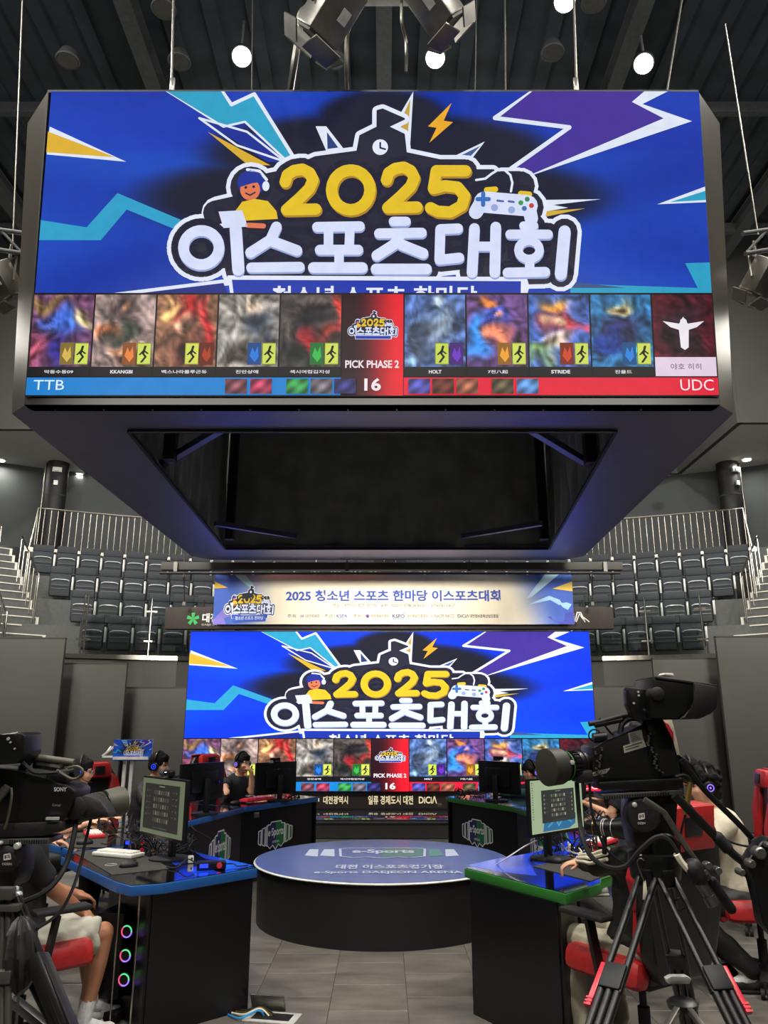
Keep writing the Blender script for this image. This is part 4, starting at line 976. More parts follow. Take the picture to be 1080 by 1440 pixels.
mon3 = monitor('black monitor seen from behind, just right of the left foreground monitor', A(284, 1099, 7.9), math.atan2(.5, -.87))
mon4 = monitor('black monitor seen from behind in front of the man in the black shirt', A(388, 1094, 9.2), math.atan2(.66, -.75))
mon5 = monitor('black monitor seen from behind on the far right green desk', A(702, 1093, 9.2), math.atan2(.66, .75))
#mon6 = monitor('black monitor with a pale lower edge behind the right camera lens', A(856, 1128, 6.6), math.atan2(-.1, .99))
MB().box((.12, .052, .42), (.045, .004, .03)).build('label_sticker', 'metal_silver', mon4)
# webcams / headsets on the monitors
def headset_prop(label, c, rz, ring='led_blue'):
    t = thing('headset', label, 'headset', c, rz)
    MB().ring((0, 0, 0), .088, .010, (0, 1, 0), 20, 8, (-.15, math.pi+.15)).build('headband', 'plastic_black', t)
    for s in (-1, 1):
        e = MB().lathe((.088*s-.012*s, 0, -.03), (s, 0, 0), [(0, .03), (.012, .043), (.03, .04), (.035, .028)], 20).build('ear_cup', 'plastic_black', t)
        MB().ring((.088*s+.026*s, 0, -.03), .018, .003, (s, 0, 0), 16, 6).build('light_ring', ring, e)
    MB().tube([(-.1, 0, -.05), (-.09, -.06, -.09), (-.05, -.1, -.1)], .004, 6, smooth=4).build('microphone', 'plastic_soft', t)
    return t
headset_prop('black headset hanging on the back of the monitor before the man in black', A(399, 1098, 9.34)+V(0, 0, .03), .7)
headset_prop('black headset hanging behind the monitor left of the man in black', A(292, 1100, 8.0)+V(0, 0, .03), .6)
headset_prop('black headset hanging on the monitor of the far right green desk', A(697, 1096, 9.3)+V(0, 0, .03), -.7)
for nm, c, a_ in (('black webcam on top of the left foreground monitor', A(240, 1087, 5.3), math.atan2(-.55, -.84)), ('black webcam on top of the monitor in front of the man in black', A(388, 1068, 9.2), math.atan2(.66, -.75)), ('black webcam on top of the far right monitor', A(700, 1066, 9.2), math.atan2(.66, .75))):
    t = thing('webcam', nm, 'webcam', c, a_+math.pi/2)
    MB().box((0, -.01, 0), (.13, .045, .04), bev=.012).build('body', 'plastic_black', t); MB().cyl((0, -.03, 0), (0, -.045, 0), .014).build('lens', 'lens_glass', t); MB().box((0, .02, -.02), (.06, .06, .02), bev=.006).build('clip', 'plastic_soft', t)
def keyboard(label, c, rz, body, keys, w_=.36, d_=.13, kw=12):
    t = thing('keyboard', label, 'keyboard', c, rz)
    MB().box((0, 0, .014), (w_, d_, .024), bev=.006).build('case', body, t)
    b = MB()
    for j in range(5):
        for i in range(kw):
            if j == 0 and 2 < i < kw-4: continue
            b.box((-w_/2+.02+(w_-.04)*(i+.5)/kw, -d_/2+.018+(d_-.036)*(j+.5)/5, .031), ((w_-.04)/kw*.86, (d_-.036)/5*.84, .012), RX(.05), .0015)
    b.box((0, -d_/2+.018+(d_-.036)*.1, .031), (w_*.4, (d_-.036)/5*.84, .012), bev=.0015)
    b.build('keycaps', keys, t, kind='stuff'); return t
def mouse(label, c, rz, m_='plastic_soft'):
    t = thing('mouse', label, 'mouse', c, rz)
    MB().sph((0, 0, .010), (.032, .058, .028), seg=20).build('shell', m_, t); MB().box((0, .035, .036), (.008, .018, .006), bev=.002).build('wheel', 'black_matt', t); return t
def mousepad(label, pts, m_='mat_cloth'):
    c = sum(pts, V(0, 0, 0))/len(pts); t = thing('mouse_mat', label, 'mouse mat', V(c.x, c.y, .7535))
    MB().prism([V(p.x, p.y, .7535) for p in pts], (0, 0, .003)).build('cloth', m_, t, world=True); return t
DZ = .7570
mp = mousepad('large dark patterned mouse mat on the left foreground desk', [GZ(104, 1199), GZ(158, 1231), GZ(240, 1222), GZ(215, 1208), GZ(168, 1193)])
b = MB(); p = GZ(156, 1216, DZ); b.ring(V(p.x, p.y, DZ+.0002), .035, .0012, (0, 0, 1), 20, 4); b.build('printed_ring', 'metal_silver', mp, world=True)
p = GZ(166, 1204, DZ); keyboard('white keyboard with blue grey keys on the left foreground desk', V(p.x, p.y, DZ), -.42+math.pi*0, 'white_plastic', 'white_plastic', .33, .13)
p = GZ(181, 1219, DZ); mouse('grey mouse beside the white keyboard on the left mat', V(p.x, p.y, DZ), -1.0)
mp = mousepad('dark mouse mat under the hand on the second left desk', [GZ(84, 1192), GZ(150, 1192), GZ(152, 1170), GZ(100, 1172)])
p = GZ(132, 1176, DZ); keyboard('red keyboard with white keys on the second left desk', V(p.x, p.y, DZ), -1.1, 'red_plastic', 'white_plastic', .28, .13, 9)
p = GZ(119, 1187, DZ); mouse('black mouse under the hand on the second left desk', V(p.x, p.y, DZ), -1.2, 'black_matt')
p = GZ(362, 1127, DZ); keyboard('red keyboard tilted up in front of the man in the black shirt', V(p.x, p.y, DZ+.006), .9, 'red_plastic', 'red_plastic', .42, .14)
p = GZ(331, 1131, DZ); mouse('black mouse under the hand of the man in the black shirt', V(p.x, p.y, DZ), -1.2, 'black_matt')
p = GZ(845, 1186, DZ); keyboard('red keyboard with white keys on the right foreground desk', V(p.x, p.y, DZ), 1.0, 'red_plastic', 'white_plastic', .36, .15)
mousepad('dark mouse mat under the hand on the right foreground desk', [GZ(750, 1219), GZ(830, 1240), GZ(876, 1222), GZ(800, 1207)])
p = GZ(779, 1213, DZ); mouse('black mouse under the clenched hand on the right foreground desk', V(p.x, p.y, DZ), .9, 'black_matt')
def usbbox(label, c, rz):
    t = thing('sound_box', label, 'device', c, rz)
    MB().box((0, 0, .022), (.17, .09, .04), bev=.005).build('case', 'plastic_black', t); MB().box((-.045, -.046, .024), (.05, .004, .022)).build('display', 'led_blue', t); MB().cyl((.045, -.044, .024), (.045, -.052, .024), .016).build('knob', 'red_plastic', t)
    b = MB(); b.tube([(.08, .02, .02), (.13, .05, .015), (.16, .0, .008), (.22, .03, .006)], .004, 6, smooth=5); b.tube([(-.08, .03, .02), (-.14, .06, .05), (-.2, .03, .01), (-.26, .08, .008)], .004, 6, smooth=5); b.build('lead', 'rubber', t)
p = GZ(297, 1221, DZ); usbbox('small black box with blue light on the left foreground desk', V(p.x, p.y, .7545), .25)
p = GZ(192, 1188, DZ); usbbox('small black box with blue light left of the lit left monitor', V(p.x, p.y, .7545), .15)
p = GZ(268, 1213, DZ); t = thing('charger', 'small white cube charger beside the black box on the left desk', 'charger', V(p.x, p.y, .7545), .3)
MB().box((0, 0, .022), (.035, .035, .042), bev=.005).build('plug_body', 'white_plastic', t); MB().cyl((.005, -.016, .028), (.005, -.019, .028), .006).build('socket', 'plastic_black', t)
# bundles of leads on the desks
def leads(label, pts, r=.004, m_='rubber', nm='cable'):
    t = thing(nm, label, 'cable', pts[0]); MB().tube(pts, r, 6, smooth=6).build('lead', m_, t, world=True)
rnd = random.Random(3)
def knot(label, c, R_, n, seed, h=.10, m_='rubber'):
    r = random.Random(seed); t = thing('cable_bundle', label, 'cable', c)
    b = MB()
    for i in range(n):
        p = []; a0 = r.random()*6.28; s = V(c.x, c.y, c.z)
        for j in range(6): a0 += r.uniform(-.9, .9); s = s+V(math.cos(a0)*R_*.35, math.sin(a0)*R_*.35, 0); d = (s-c); d.z = 0; s = c+d*min(1, R_/max(d.length, 1e-3)); p.append(V(s.x, s.y, c.z+.006+r.random()*h*(1 if 0 < j < 5 else .1)))
        b.tube(p, .0035+.0015*r.random(), 5, smooth=4)
    b.build('leads', m_, t, world=True, kind='stuff')
p = GZ(228, 1196); knot('tangle of black leads behind the stand of the left foreground monitor', V(p.x, p.y, .7545), .22, 22, 5)
p = GZ(798, 1196); knot('tangle of black leads behind the stand of the right foreground monitor', V(p.x, p.y, .7545), .20, 18, 6)
p = GZ(812, 1200); knot('bundle of cream leads beside the right foreground monitor stand', V(p.x, p.y, .76), .10, 7, 9, .05, 'stripe_cream')
p = GZ(402, 1124); knot('tangle of leads on the far left desk', V(p.x, p.y, .7545), .16, 12, 7, .07)
p = GZ(660, 1118); knot('tangle of leads on the far right green desk', V(p.x, p.y, .7545), .18, 14, 8, .07)
p = GZ(178, 1172); knot('tangle of leads on the second left desk', V(p.x, p.y, .7545), .22, 16, 11, .12)
p = GZ(852, 1165); knot('tangle of leads on the second right desk below the lens', V(p.x, p.y, .7545), .26, 18, 12, .12)
leads('white lead drooping from the right foreground monitor to the desk corner', [A(755, 1182, 5.2), A(738, 1190, 5.15), A(715, 1205, 5.1), GZ(697, 1216)], .004, 'white_plastic')
leads('black lead hanging down the emblem panel of the left middle desk', [A(265, 1157, 7.4), A(275, 1168, 7.35), A(288, 1175, 7.45), A(296, 1180, 7.5)], .006)
# hatch with cables in the floor
p = G(383, 1432, 0); t = thing('floor_hatch', 'open floor outlet box with white and yellow leads beside the left desk', 'outlet box', p, -.2)
MB().box((0, 0, .004), (.30, .16, .008), bev=.002).build('frame', 'metal_silver', t)
MB().box((0, 0, .006), (.22, .10, .008)).build('socket_well', 'black_matt', t)
MB().box((-.06, .09, .05), (.20, .012, .10), RX(.5)).build('lid', 'grey_metal', t)
for i, (m_, o_) in enumerate((('white_plastic', 0), ('brass', .02), ('rubber', .04), ('cyan_print', -.03))):
    MB().tube([(-.02+o_, 0, .01), (-.08, .01+o_, .04), (-.16, -.02+o_*2, .015), (-.26, .02+o_, .006)], .005, 6, smooth=5).build('lead', m_, t)
# small picture sign on a white stand behind the left players
sp = A(187, 1053, 8.9)
t = thing('picture_sign', 'small blue event sign on a white stand behind the left chairs', 'sign', V(sp.x, sp.y, 0))
a, c = A(161, 1040, 8.9), A(213, 1070, 8.9)
MB().box(((a.x+c.x)/2, 8.9, (a.z+c.z)/2), (c.x-a.x, .02, a.z-c.z)).build('sign_panel', 'frame_white', t, world=True)
bq = (V(a.x, 8.888, a.z), V(c.x, 8.888, a.z), V(a.x, 8.888, c.z), V(c.x, 8.888, c.z), V(0, -1, 0), .0008)
k = Ink(); k.grid(0, 0, 1, 1, 10, 8, backdrop_col((30, 90, 200)), 0)
k.T = lambda p: (max(.01, min(.99, (p[0]-60)/930)), max(.02, min(.98, (p[1]-128)/330))); bolts(k, 1)
k.T = lambda p: (.28+(p[0]-245)/565*.5, .12+(p[1]-150)/260*.66); logo(k, 6, fine=False)
k.build('sign_picture', bq, t, 'print_gloss')
b = MB(); b.box(((a.x+c.x)/2, 8.86, c.z+.03), (c.x-a.x-.04, .04, .03)); b.build('shelf_bar', 'frame_white', t, world=True)
b = MB()
for px in (176, 186): p = A(px, 1070, 8.93); b.box((p.x, 8.93, p.z/2+.05), (.035, .03, p.z+.05))
b.build('upright', 'frame_white', t, world=True)
b = MB(); b.beam(A(144, 1064, 8.95), A(165, 1064, 8.95), .02, .02); b.beam(A(144, 1063, 8.95), A(163, 1048, 8.95), .02, .02); b.beam(A(146, 1064, 8.95), A(156, 1050, 9.1), .015, .015); b.build('side_bracket', 'frame_white', t, world=True)
MB().box((sp.x, 8.93, .02), (.5, .4, .03)).build('base_plate', 'frame_white', t, world=True)
# ================================================================ gaming chairs
def make_chair():
    t = thing('gaming_chair', 'chair', 'chair', (0, 0, 0), 0, 'gaming chairs')
    c = MB(); c.box((0, .03, .455), (.36, .48, .09), bev=.035); c.build('seat', 'leather_black', t)
    for s in (-1, 1):
        b = MB(); b.box((s*.215, .03, .465), (.11, .47, .13), RY(-s*.25), .045); b.build('seat_bolster', 'leather_red', t)
    b = MB(); b.box((0, .265, .44), (.38, .06, .11), bev=.028); b.build('seat_front', 'leather_red', t)
    R = RX(.16)
    b = MB(); b.prism([V(-.17, -.18, .44), V(-.25, -.20, .54), V(-.235, -.215, .74), V(-.29, -.235, .90), V(-.26, -.26, 1.08), V(-.17, -.28, 1.20), V(.17, -.28, 1.20), V(.26, -.26, 1.08), V(.29, -.235, .90), V(.235, -.215, .74), V(.25, -.20, .54), V(.17, -.18, .44)], (0, -.085, -.012), bev=.03)
    b.build('backrest', 'leather_black', t)
    for s in (-1, 1):
        b = MB(); b.prism([V(s*.17, -.165, .51), V(s*.235, -.15, .58), V(s*.21, -.17, .74), V(s*.28, -.18, .89), V(s*.24, -.215, 1.07), V(s*.17, -.24, 1.12), V(s*.15, -.21, .88)], (0, -.05, -.01), bev=.012); b.build('back_bolster', 'leather_red', t)
    b = MB(); b.box((0, -.235, 1.14), (.30, .10, .15), R, .04); p = b.build('head_pillow', 'leather_red', t)
    MB().box((0, -.18, 1.145), (.11, .012, .08), R, .004).build('patch', 'leather_black', p)
    b = MB()
    b.box((0, -.374, 1.11), (.34, .016, .20), RX(.1), .006); b.box((0, -.33, 1.21), (.33, .10, .014), RX(.1), .005); q = b.build('pillow_strap', 'leather_red', t)
    MB().box((0, -.385, 1.12), (.13, .008, .09), RX(.1), .003).build('patch', 'leather_black', q)
    for s in (-1, 1):
        b = MB(); b.beam((s*.285, .0, .43), (s*.31, .03, .68), .05, .022, (0, 1, 0)); b.beam((s*.14, .0, .40), (s*.29, .0, .42), .05, .02); q = b.build('arm_bracket', 'plastic_black', t)
        MB().box((s*.31, .05, .70), (.095, .28, .028), bev=.012).build('armrest', 'plastic_soft', q)
    MB().box((0, 0, .395), (.26, .3, .035), bev=.008).build('tilt_plate', 'black_matt', t)
    b = MB(); b.cyl((0, 0, .12), (0, 0, .26), .03); b.cyl((0, 0, .26), (0, 0, .39), .018); b.build('gas_column', 'black_matt', t)
    for i in range(5):
        a = 2*math.pi*i/5+.3; d = V(math.cos(a), math.sin(a), 0)
        l = MB().beam(d*.02+V(0, 0, .115), d*.31+V(0, 0, .085), .05, .035, bev=.008).build('base_leg', 'black_matt', t)
        b = MB(); n = V(-d.y, d.x, 0); c0 = d*.31+V(0, 0, .03)
        b.cyl(c0-n*.028, c0-n*.006, .03, seg=16); b.cyl(c0+n*.006, c0+n*.028, .03, seg=16); b.cyl(c0, c0+V(0, 0, .06), .01, seg=8); b.build('caster', 'rubber', l)
    return t
chair0 = make_chair()
def chair(label, x, y, rz, first=[True]):
    if first[0]: first[0] = False; chair0.location = (x, y, 0); chair0.rotation_euler = (0, 0, rz); chair0['label'] = label; RM[chair0.name] = Matrix.Translation((x, y, 0)) @ Matrix.Rotation(rz, 4, 'Z'); return chair0
    return dup(chair0, None, V(x, y, 0), rz, label)
def hd(dx, dy): return math.atan2(-dx, dy)            # turn local +Y to this heading
# ================================================================ people
def ik(a, c, l1, l2, pole):
    d = c-a; L = min(d.length, (l1+l2)*.995); u = d.normalized(); x = (l1*l1-l2*l2+L*L)/(2*L); h = math.sqrt(max(l1*l1-x*x, 0))
    p = pole-u*pole.dot(u); p.normalize(); return a+u*x+p*h, a+u*L
def hand(b, wr, f, n, side, curl=.5):
    # wrist, finger direction, palm normal (towards the palm), side: +1 thumb along f x n
    f = f.normalized(); n = (n-f*n.dot(f)).normalized(); s = f.cross(n)*side
    pc = wr+f*.045
    q = Matrix((s, f, n)).transposed()
    b.sph(pc, (.040, .050, .016), q, 14); b.cap(wr-f*.01, wr+f*.03, .024, .026)
    for i, (o_, L) in enumerate(((.028, .070), (.010, .078), (-.009, .072), (-.027, .058))):
        k0 = pc+f*.040+s*o_; a = curl*.7; d1 = f*math.cos(a)+n*math.sin(a); k1 = k0+d1*L*.55; a2 = curl*1.9; d2 = f*math.cos(a2)+n*math.sin(a2)
        k2 = k1+d2*L*.55; b.cap(pc+s*o_*.9+f*.01, k0, .011, .0095, 8); b.cap(k0, k1, .0092, .0085, 8); b.cap(k1, k2, .0085, .0072, 8)
    t0 = pc-f*.02+s*.030; t1 = t0+(s*.75+f*.6+n*.25).normalized()*.035; t2 = t1+(s*.2+f*.9+n*.35).normalized()*.032
    b.cap(t0, t1, .013, .011, 8); b.cap(t1, t2, .0105, .0085, 8)
def head_mesh(b, c, R):
    P = lambda x, y, z: c+R @ V(x, y, z)
    b.sph(P(0, -.012, .030), (.074, .092, .088), R, 20)               # cranium
    b.sph(P(0, .020, -.035), (.060, .066, .078), R, 18)               # face
    b.sph(P(0, .040, -.088), (.034, .034, .026), R, 12)               # chin
    for s in (-1, 1):
        b.sph(P(s*.034, .052, -.030), (.026, .026, .024), R, 12)      # cheeks
        b.sph(P(s*.030, .068, .018), (.030, .014, .009), R, 10)       # brow ridge
        b.sph(P(s*.077, -.004, -.012), (.009, .018, .030), R, 10)     # ears
        b.cap(P(s*.045, .0, -.07), P(s*.028, .04, -.095), .018, .015, 8)
    b.cap(P(0, .078, .005), P(0, .094, -.028), .009, .013, 10)        # nose
    for s in (-1, 1): b.sph(P(s*.011, .086, -.032), (.008, .009, .007), R, 8)
    b.sph(P(0, .078, -.055), (.022, .010, .006), R, 10); b.sph(P(0, .076, -.064), (.019, .010, .006), R, 10)
def person(label, x, y, rz, top='tee_black', sleeve=1., skin='skin', pants='track_black', hr=(None, None), lean=.0, look=(0., 0.), hair='short', glasses=False, headset=None, feet=((-.13, .42), (.13, .42)), knee=None, stripes=False, shoes='shoe_white', shorts=False, curls=(.5, .5), mask=False, poles=None, fdir=(None, None), tl=1.):
    t = thing('person', label, 'person', (x, y, 0), rz)
    r = rootmat(t).inverted(); far = y > 5.3; vx = .011 if far else .0075; cx = .015 if far else .010; hxv = .010 if far else .006
    Z = .54; hip = V(0, 0, Z); ch = V(0, .02+lean*.7, Z+.37*tl); nk = V(0, .03+lean, Z+.50*tl); hc = nk+V(0, .035+lean*.15, .155)
    yaw, pit = look; RH = RZ(yaw) @ RX(pit)
    b = MB()
    b.cap(hip, ch, .125, .13); b.sph(ch, (.17, .11, .15)); b.cap(nk-V(0, .01, .04), hc+V(0, -.02, -.06), .055, .052)
    head_mesh(b, hc, RH)
    sh = [V(s*.17, .0+lean*.85, Z+.42*tl) for s in (-1, 1)]; arms = []
    for i, s in enumerate((-1, 1)):
        b.cap(V(s*.06, lean*.85, Z+.44*tl), sh[i], .06, .055)
        tg = hc+RH @ V(.0, .15, -.085) if hr[i] == 'mouth' else (r @ hr[i]) if hr[i] is not None else V(s*.16, .36, Z+.13)
        pole = V(s*.6, -.3, -1) if not poles or poles[i] is None else poles[i]
        el, wr = ik(sh[i], tg, .28, .25, pole); arms.append((sh[i], el, wr))
        b.cap(sh[i], el, .052, .040); b.cap(el, el.lerp(wr, .35), .040, .039); b.cap(el.lerp(wr, .35), wr, .039, .026)
        f = (wr-el).normalized() if fdir[i] is None else (r.to_3x3() @ V(*fdir[i])).normalized()
        hand(b, wr, f, V(0, 0, -1) if abs(f.z) < .9 else V(0, -1, 0), s*-1 if True else s, curls[i])
    legs = []
    for i, s in enumerate((-1, 1)):
        h0 = V(s*.095, .0, Z-.04); kn = V(s*.12, .42, Z-.03) if knee is None else knee[i]; an = V(feet[i][0], feet[i][1], .09)
        legs.append((h0, kn, an)); b.cap(h0, kn, .085, .056); b.cap(kn, kn.lerp(an, .35), .054, .055); b.cap(kn.lerp(an, .35), an, .055, .034)
        b.cap(an-V(0, .02, .04), an+V(0, .15, -.06), .034, .025)
    for q in []: pass
    b.build('body', skin, t, voxel=vx, smooth_it=3)
    # hair
    P = lambda a, c_, d: hc+RH @ V(a, c_, d)
    if hair:
        b = MB(); b.sph(P(0, -.018, .042), (.084, .100, .088), RH, 20); b.sph(P(0, -.055, -.005), (.072, .062, .070), RH, 14)
        if hair == 'bowl': b.sph(P(0, .035, .040), (.080, .055, .050), RH, 16); b.sph(P(0, -.01, .01), (.088, .07, .06), RH, 16)
        elif hair == 'wavy':
            rr = random.Random(5)
            for _ in range(46):
                a_ = rr.random()*6.28; e_ = rr.uniform(-.25, 1.5); q = P(.085*math.cos(a_)*math.cos(e_), -.03+.095*math.sin(a_)*math.cos(e_)*(1 if math.sin(a_) < 0 else .75), .035+.09*math.sin(e_)); b.sph(q, .022+.012*rr.random(), seg=8)
            b.sph(P(0, -.07, -.05), (.065, .05, .06), RH, 12)
        else: b.sph(P(0, .045, .075), (.062, .040, .030), RH, 12)
        b.build('hair', 'hair', t, voxel=hxv, smooth_it=1, disp=.006 if hair != 'wavy' else .016, dscale=55 if hair != 'wavy' else 38)
    eb = MB()
    for s in (-1, 1): eb.sph(P(s*.029, .074, .004), (.011, .008, .005), RH, 10)
    eb.build('eye', 'black_matt', t)
    eb = MB()
    for s in (-1, 1): eb.beam(P(s*.016, .086, .024), P(s*.044, .078, .024), .004, .005)
    eb.build('eyebrow', 'hair', t)
    eb = MB(); eb.sph(P(0, .086, -.0595), (.017, .004, .002), RH, 8); eb.build('mouth', 'leather_red', t)
    if glasses:
        b = MB()
        for s in (-1, 1):
            b.ring(P(s*.030, .094, .002), .021, .0022, RH @ V(0, 1, 0), 16, 6); b.tube([P(s*.051, .092, .005), P(s*.078, .04, .006), P(s*.08, -.01, .0)], .002, 5)
        b.tube([P(-.010, .095, .006), P(.010, .095, .006)], .002, 5); b.build('glasses', 'black_matt' if glasses is True else glasses, t)
    if mask:
        b = MB(); b.sph(P(0, .045, -.055), (.058, .062, .050), RH, 16); b.build('face_mask', 'keycap_grey', t)
    # clothes
    b = MB(); w_ = .018
    b.cap(hip+V(0, 0, .0), ch, .125+w_, .135+w_); b.sph(ch, (.18, .118, .16)); b.sph(hip+V(0, .01, .03), (.17, .14, .10))
    for i, s in enumerate((-1, 1)):
        a_, e_, w2 = arms[i]; b.cap(V(s*.05, lean*.85, Z+.445*tl), a_, .058, .066)
        if sleeve >= 2: b.cap(a_, e_, .068, .058); b.cap(e_, w2, .058, .040)
        else:
            q = a_.lerp(e_, .72*sleeve); b.cyl(a_, q, .066, .064, 16); b.sph(a_, .067)
    b.build('shirt', top, t, voxel=cx, smooth_it=2, disp=.012, dscale=9)
    b = MB(); b.ring(nk+V(0, .0, -.045), .062, .008, V(0, -.25, 1), 20, 6); b.build('collar', top, t)
    if stripes:
        for i in (0, 1):
            a_, e_, w2 = arms[i]
            for k_ in (-1, 0, 1):
                ps = []
                for A1, A2, ra, rb in ((a_, e_, .074, .064), (e_, w2, .064, .046)):
                    ax = (A2-A1).normalized(); up = V(-1 if i == 0 else 1, -.35, .55); up = (up-ax*up.dot(ax)).normalized(); si = ax.cross(up); o_ = up*math.cos(k_*.36)+si*math.sin(k_*.36)
                    for f in (.15, .5, .85): ps.append(A1.lerp(A2, f)+o_*(ra+(rb-ra)*f))
                MB().tube(ps, .009, 6, smooth=4).build('sleeve_stripe', 'stripe_cream', t)
            e0, w0 = e_, w2; MB().cap(w0.lerp(e0, .14), w0.lerp(e0, .01), .043, .041).build('cuff', top, t)
    b = MB(); b.sph(hip+V(0, -.0, -.03), (.165, .14, .10))
    for h0, kn, an in legs:
        if shorts: b.cap(h0, h0.lerp(kn, .5), .10, .096); b.cyl(h0.lerp(kn, .5), h0.lerp(kn, .90), .096, .094, 18)
        else: b.cap(h0, kn, .098, .078); b.cap(kn, an+V(0, 0, .04), .078, .06)
    b.build('shorts' if shorts else 'trousers', pants, t, voxel=cx, smooth_it=2, disp=.026 if shorts else .016, dscale=16 if shorts else 10)
    for h0, kn, an in legs:
        d = V(0, 1, 0)
        b = MB(); b.cap(an+(kn-an).normalized()*.13, an, .043, .038); b.cap(an, an+V(0, .10, -.045), .038, .034); sk = b.build('sock', 'sock_white', t, voxel=hxv, smooth_it=2)
        b = MB(); b.sph(an+V(0, -.035, -.045), (.040, .045, .045), None, 14); b.cap(an+V(0, -.02, -.05), an+V(0, .14, -.055), .041, .036); b.cap(an+V(0, .06, -.045), an+V(0, .15, -.058), .042, .034); so = b.build('shoe', shoes, t, voxel=hxv, smooth_it=2)
        b = MB(); b.box(an+V(0, .055, -.078), (.085, .26, .022), bev=.01); b.build('sole', 'white_plastic' if shoes == 'shoe_white' else 'rubber', so)
        b = MB()
        for q in range(4): b.tube([an+V(-.028, .03+q*.024, -.008-.006*q), an+V(0, .034+q*.024, .002-.006*q), an+V(.028, .03+q*.024, -.008-.006*q)], .0035, 5)
        b.build('laces', 'sock_white', so)
    if headset:
        RR = RH
        b = MB(); q = [P(.098*math.cos(a_), -.015, .02+.098*math.sin(a_)*1.05+.01) for a_ in [math.pi*i/12 for i in range(13)]]
        b.tube([P(.092, -.01, -.01)]+q+[P(-.092, -.01, -.01)], .010, 8); hs = b.build('headset', 'plastic_black', t)
        for s in (-1, 1):
            MB().lathe(P(s*.074, -.008, -.012), RH @ V(s, 0, 0), [(0, .036), (.010, .045), (.030, .042), (.036, .030)], 20).build('ear_cup', 'plastic_black', hs)
            b = MB(); b.ring(P(s*.112, -.008, -.012), .021, .0032, RH @ V(1, 0, 0), 20, 6); b.sph(P(s*.110, -.008, -.012), .007, seg=8); b.build('light_ring', headset, hs)
        if rz < 0: MB().tube([P(.095, .01, -.04), P(.085, .07, -.07), P(.04, .108, -.075)], .0035, 6, smooth=4).build('microphone', 'plastic_soft', hs)
    return t
# ---- left side, players facing right
chair('red and black gaming chair under the player in pale shorts, left foreground', -1.85, 4.42, hd(.74, .67))
pL1 = person('player in black tee and pale shorts sitting in the left foreground, hand on knee', -1.90, 4.39, hd(.74, .67), 'tee_black', 1.0, 'skin_tan', 'shorts_white', (None, A(126, 1292, 4.62)), lean=-.06, look=(.3, -.15), shorts=True, headset='led_blue', curls=(.6, .5), feet=((-.13, .50), (.10, .36)), fdir=(None, (.8, .2, -.55)), poles=(None, V(.25, -1, -.1)))
h_ = GZ(104, 1186, .80)
chair('gaming chair hidden behind the left camcorder, at the second left desk', -3.05, 5.95, hd(1, .0))
person('player at the second left desk whose hand holds a black mouse', -2.97, 5.95, hd(1, .0), 'tee_black', 1., 'skin', 'track_black', (GZ(85, 1165, .82), GZ(88, 1189, .80)), lean=.24, headset='led_blue', curls=(.5, .45), fdir=(None, (1, .25, -.15)))
chair('gaming chair behind the player with glasses at the left edge', -2.98, 6.98, hd(1, .1))
person('player with dark hair, headset and glasses in profile beyond the left camcorder', -2.86, 6.95, hd(1, .1), 'tee_black', 1., 'skin', 'track_black', (GZ(150, 1152, .80), GZ(128, 1157, .82)), lean=.17, look=(.1, -.12), glasses='keycap_grey', headset='led_blue', curls=(.4, .4))
chair('red and black gaming chair in front of the small blue event sign', -2.66, 7.9, hd(1, -.75))
person('player with black hair, headset and grey face mask behind the left foreground monitor', -2.40, 8.0, hd(1, .02), 'track_black', 2, 'skin', 'track_black', (GZ(232, 1150, .84), GZ(228, 1156, .84)), lean=.10, look=(-.2, -.1), mask=True, headset='led_blue')
chair('red and black gaming chair behind the man in the black shirt', -2.0, 9.97, hd(.8, -.6))
person('man in black shirt with headset and glasses holding a hand to his mouth', -1.90, 9.92, hd(.88, -.48), 'tee_black', 1., 'skin', 'track_black', ('mouth', GZ(318, 1131, .80)), lean=.13, tl=.86, look=(-.12, -.05), glasses='metal_silver', headset='led_violet', curls=(.9, .5), poles=(V(.2, .6, -1), None), fdir=((-.5, .15, .55), None))
# ---- right side, players facing left
chair('gaming chair with black back and red head pillow in the right foreground', 1.27, 4.27, hd(-.55, .83))
person('player in black track jacket with three pale sleeve stripes at the right foreground desk', 1.27, 4.24, hd(-.50, .87), 'track_black', 2, 'skin', 'pants_beige', (GZ(790, 1215, .80), GZ(884, 1190, .86)), poles=(V(-.8, -.2, -.5), None), lean=-.12, look=(0, -.2), headset='led_violet', stripes=.4, curls=(.75, .5), fdir=((-1, .12, -.1), (-.6, .8, -.1)), feet=((-.13, .30), (.13, .3)))
chair('red and black gaming chair at the right edge under the player in cream', 2.42, 5.48, hd(-1, .12))
person('player in cream shirt with wavy black hair and headset on the right', 2.30, 5.46, hd(-1, .12), 'tee_cream', 1.3, 'skin', 'track_black', (V(1.75, 5.4, .80), V(1.8, 5.75, .80)), lean=.08, look=(.1, -.1), feet=((-.13, .02), (.13, .05)), shoes='black_matt', hair='wavy', headset='led_violet')
chair('gaming chair with red rim behind the wavy haired player', 2.98, 6.9, hd(-1, .15))
person('player with short black hair and headset just behind the big camera body', 2.78, 6.95, hd(-1, .05), 'track_black', 2, 'skin', 'track_black', (GZ(880, 1165, .84), GZ(872, 1160, .84)), lean=.10, look=(0, -.1), headset='led_violet')
chair('gaming chair hidden behind the big camera, at the third right desk', 2.60, 8.25, hd(-1, -.1))
person('player behind the big camera whose bare forearm rests on the third right desk', 2.48, 8.25, hd(-1, -.1), 'tee_black', 1., 'skin', 'track_black', (GZ(824, 1130, .82), GZ(840, 1126, .82)), lean=.16)
chair('red gaming chair behind the player with bowl cut hair', 2.02, 9.85, hd(-.85, -.4))
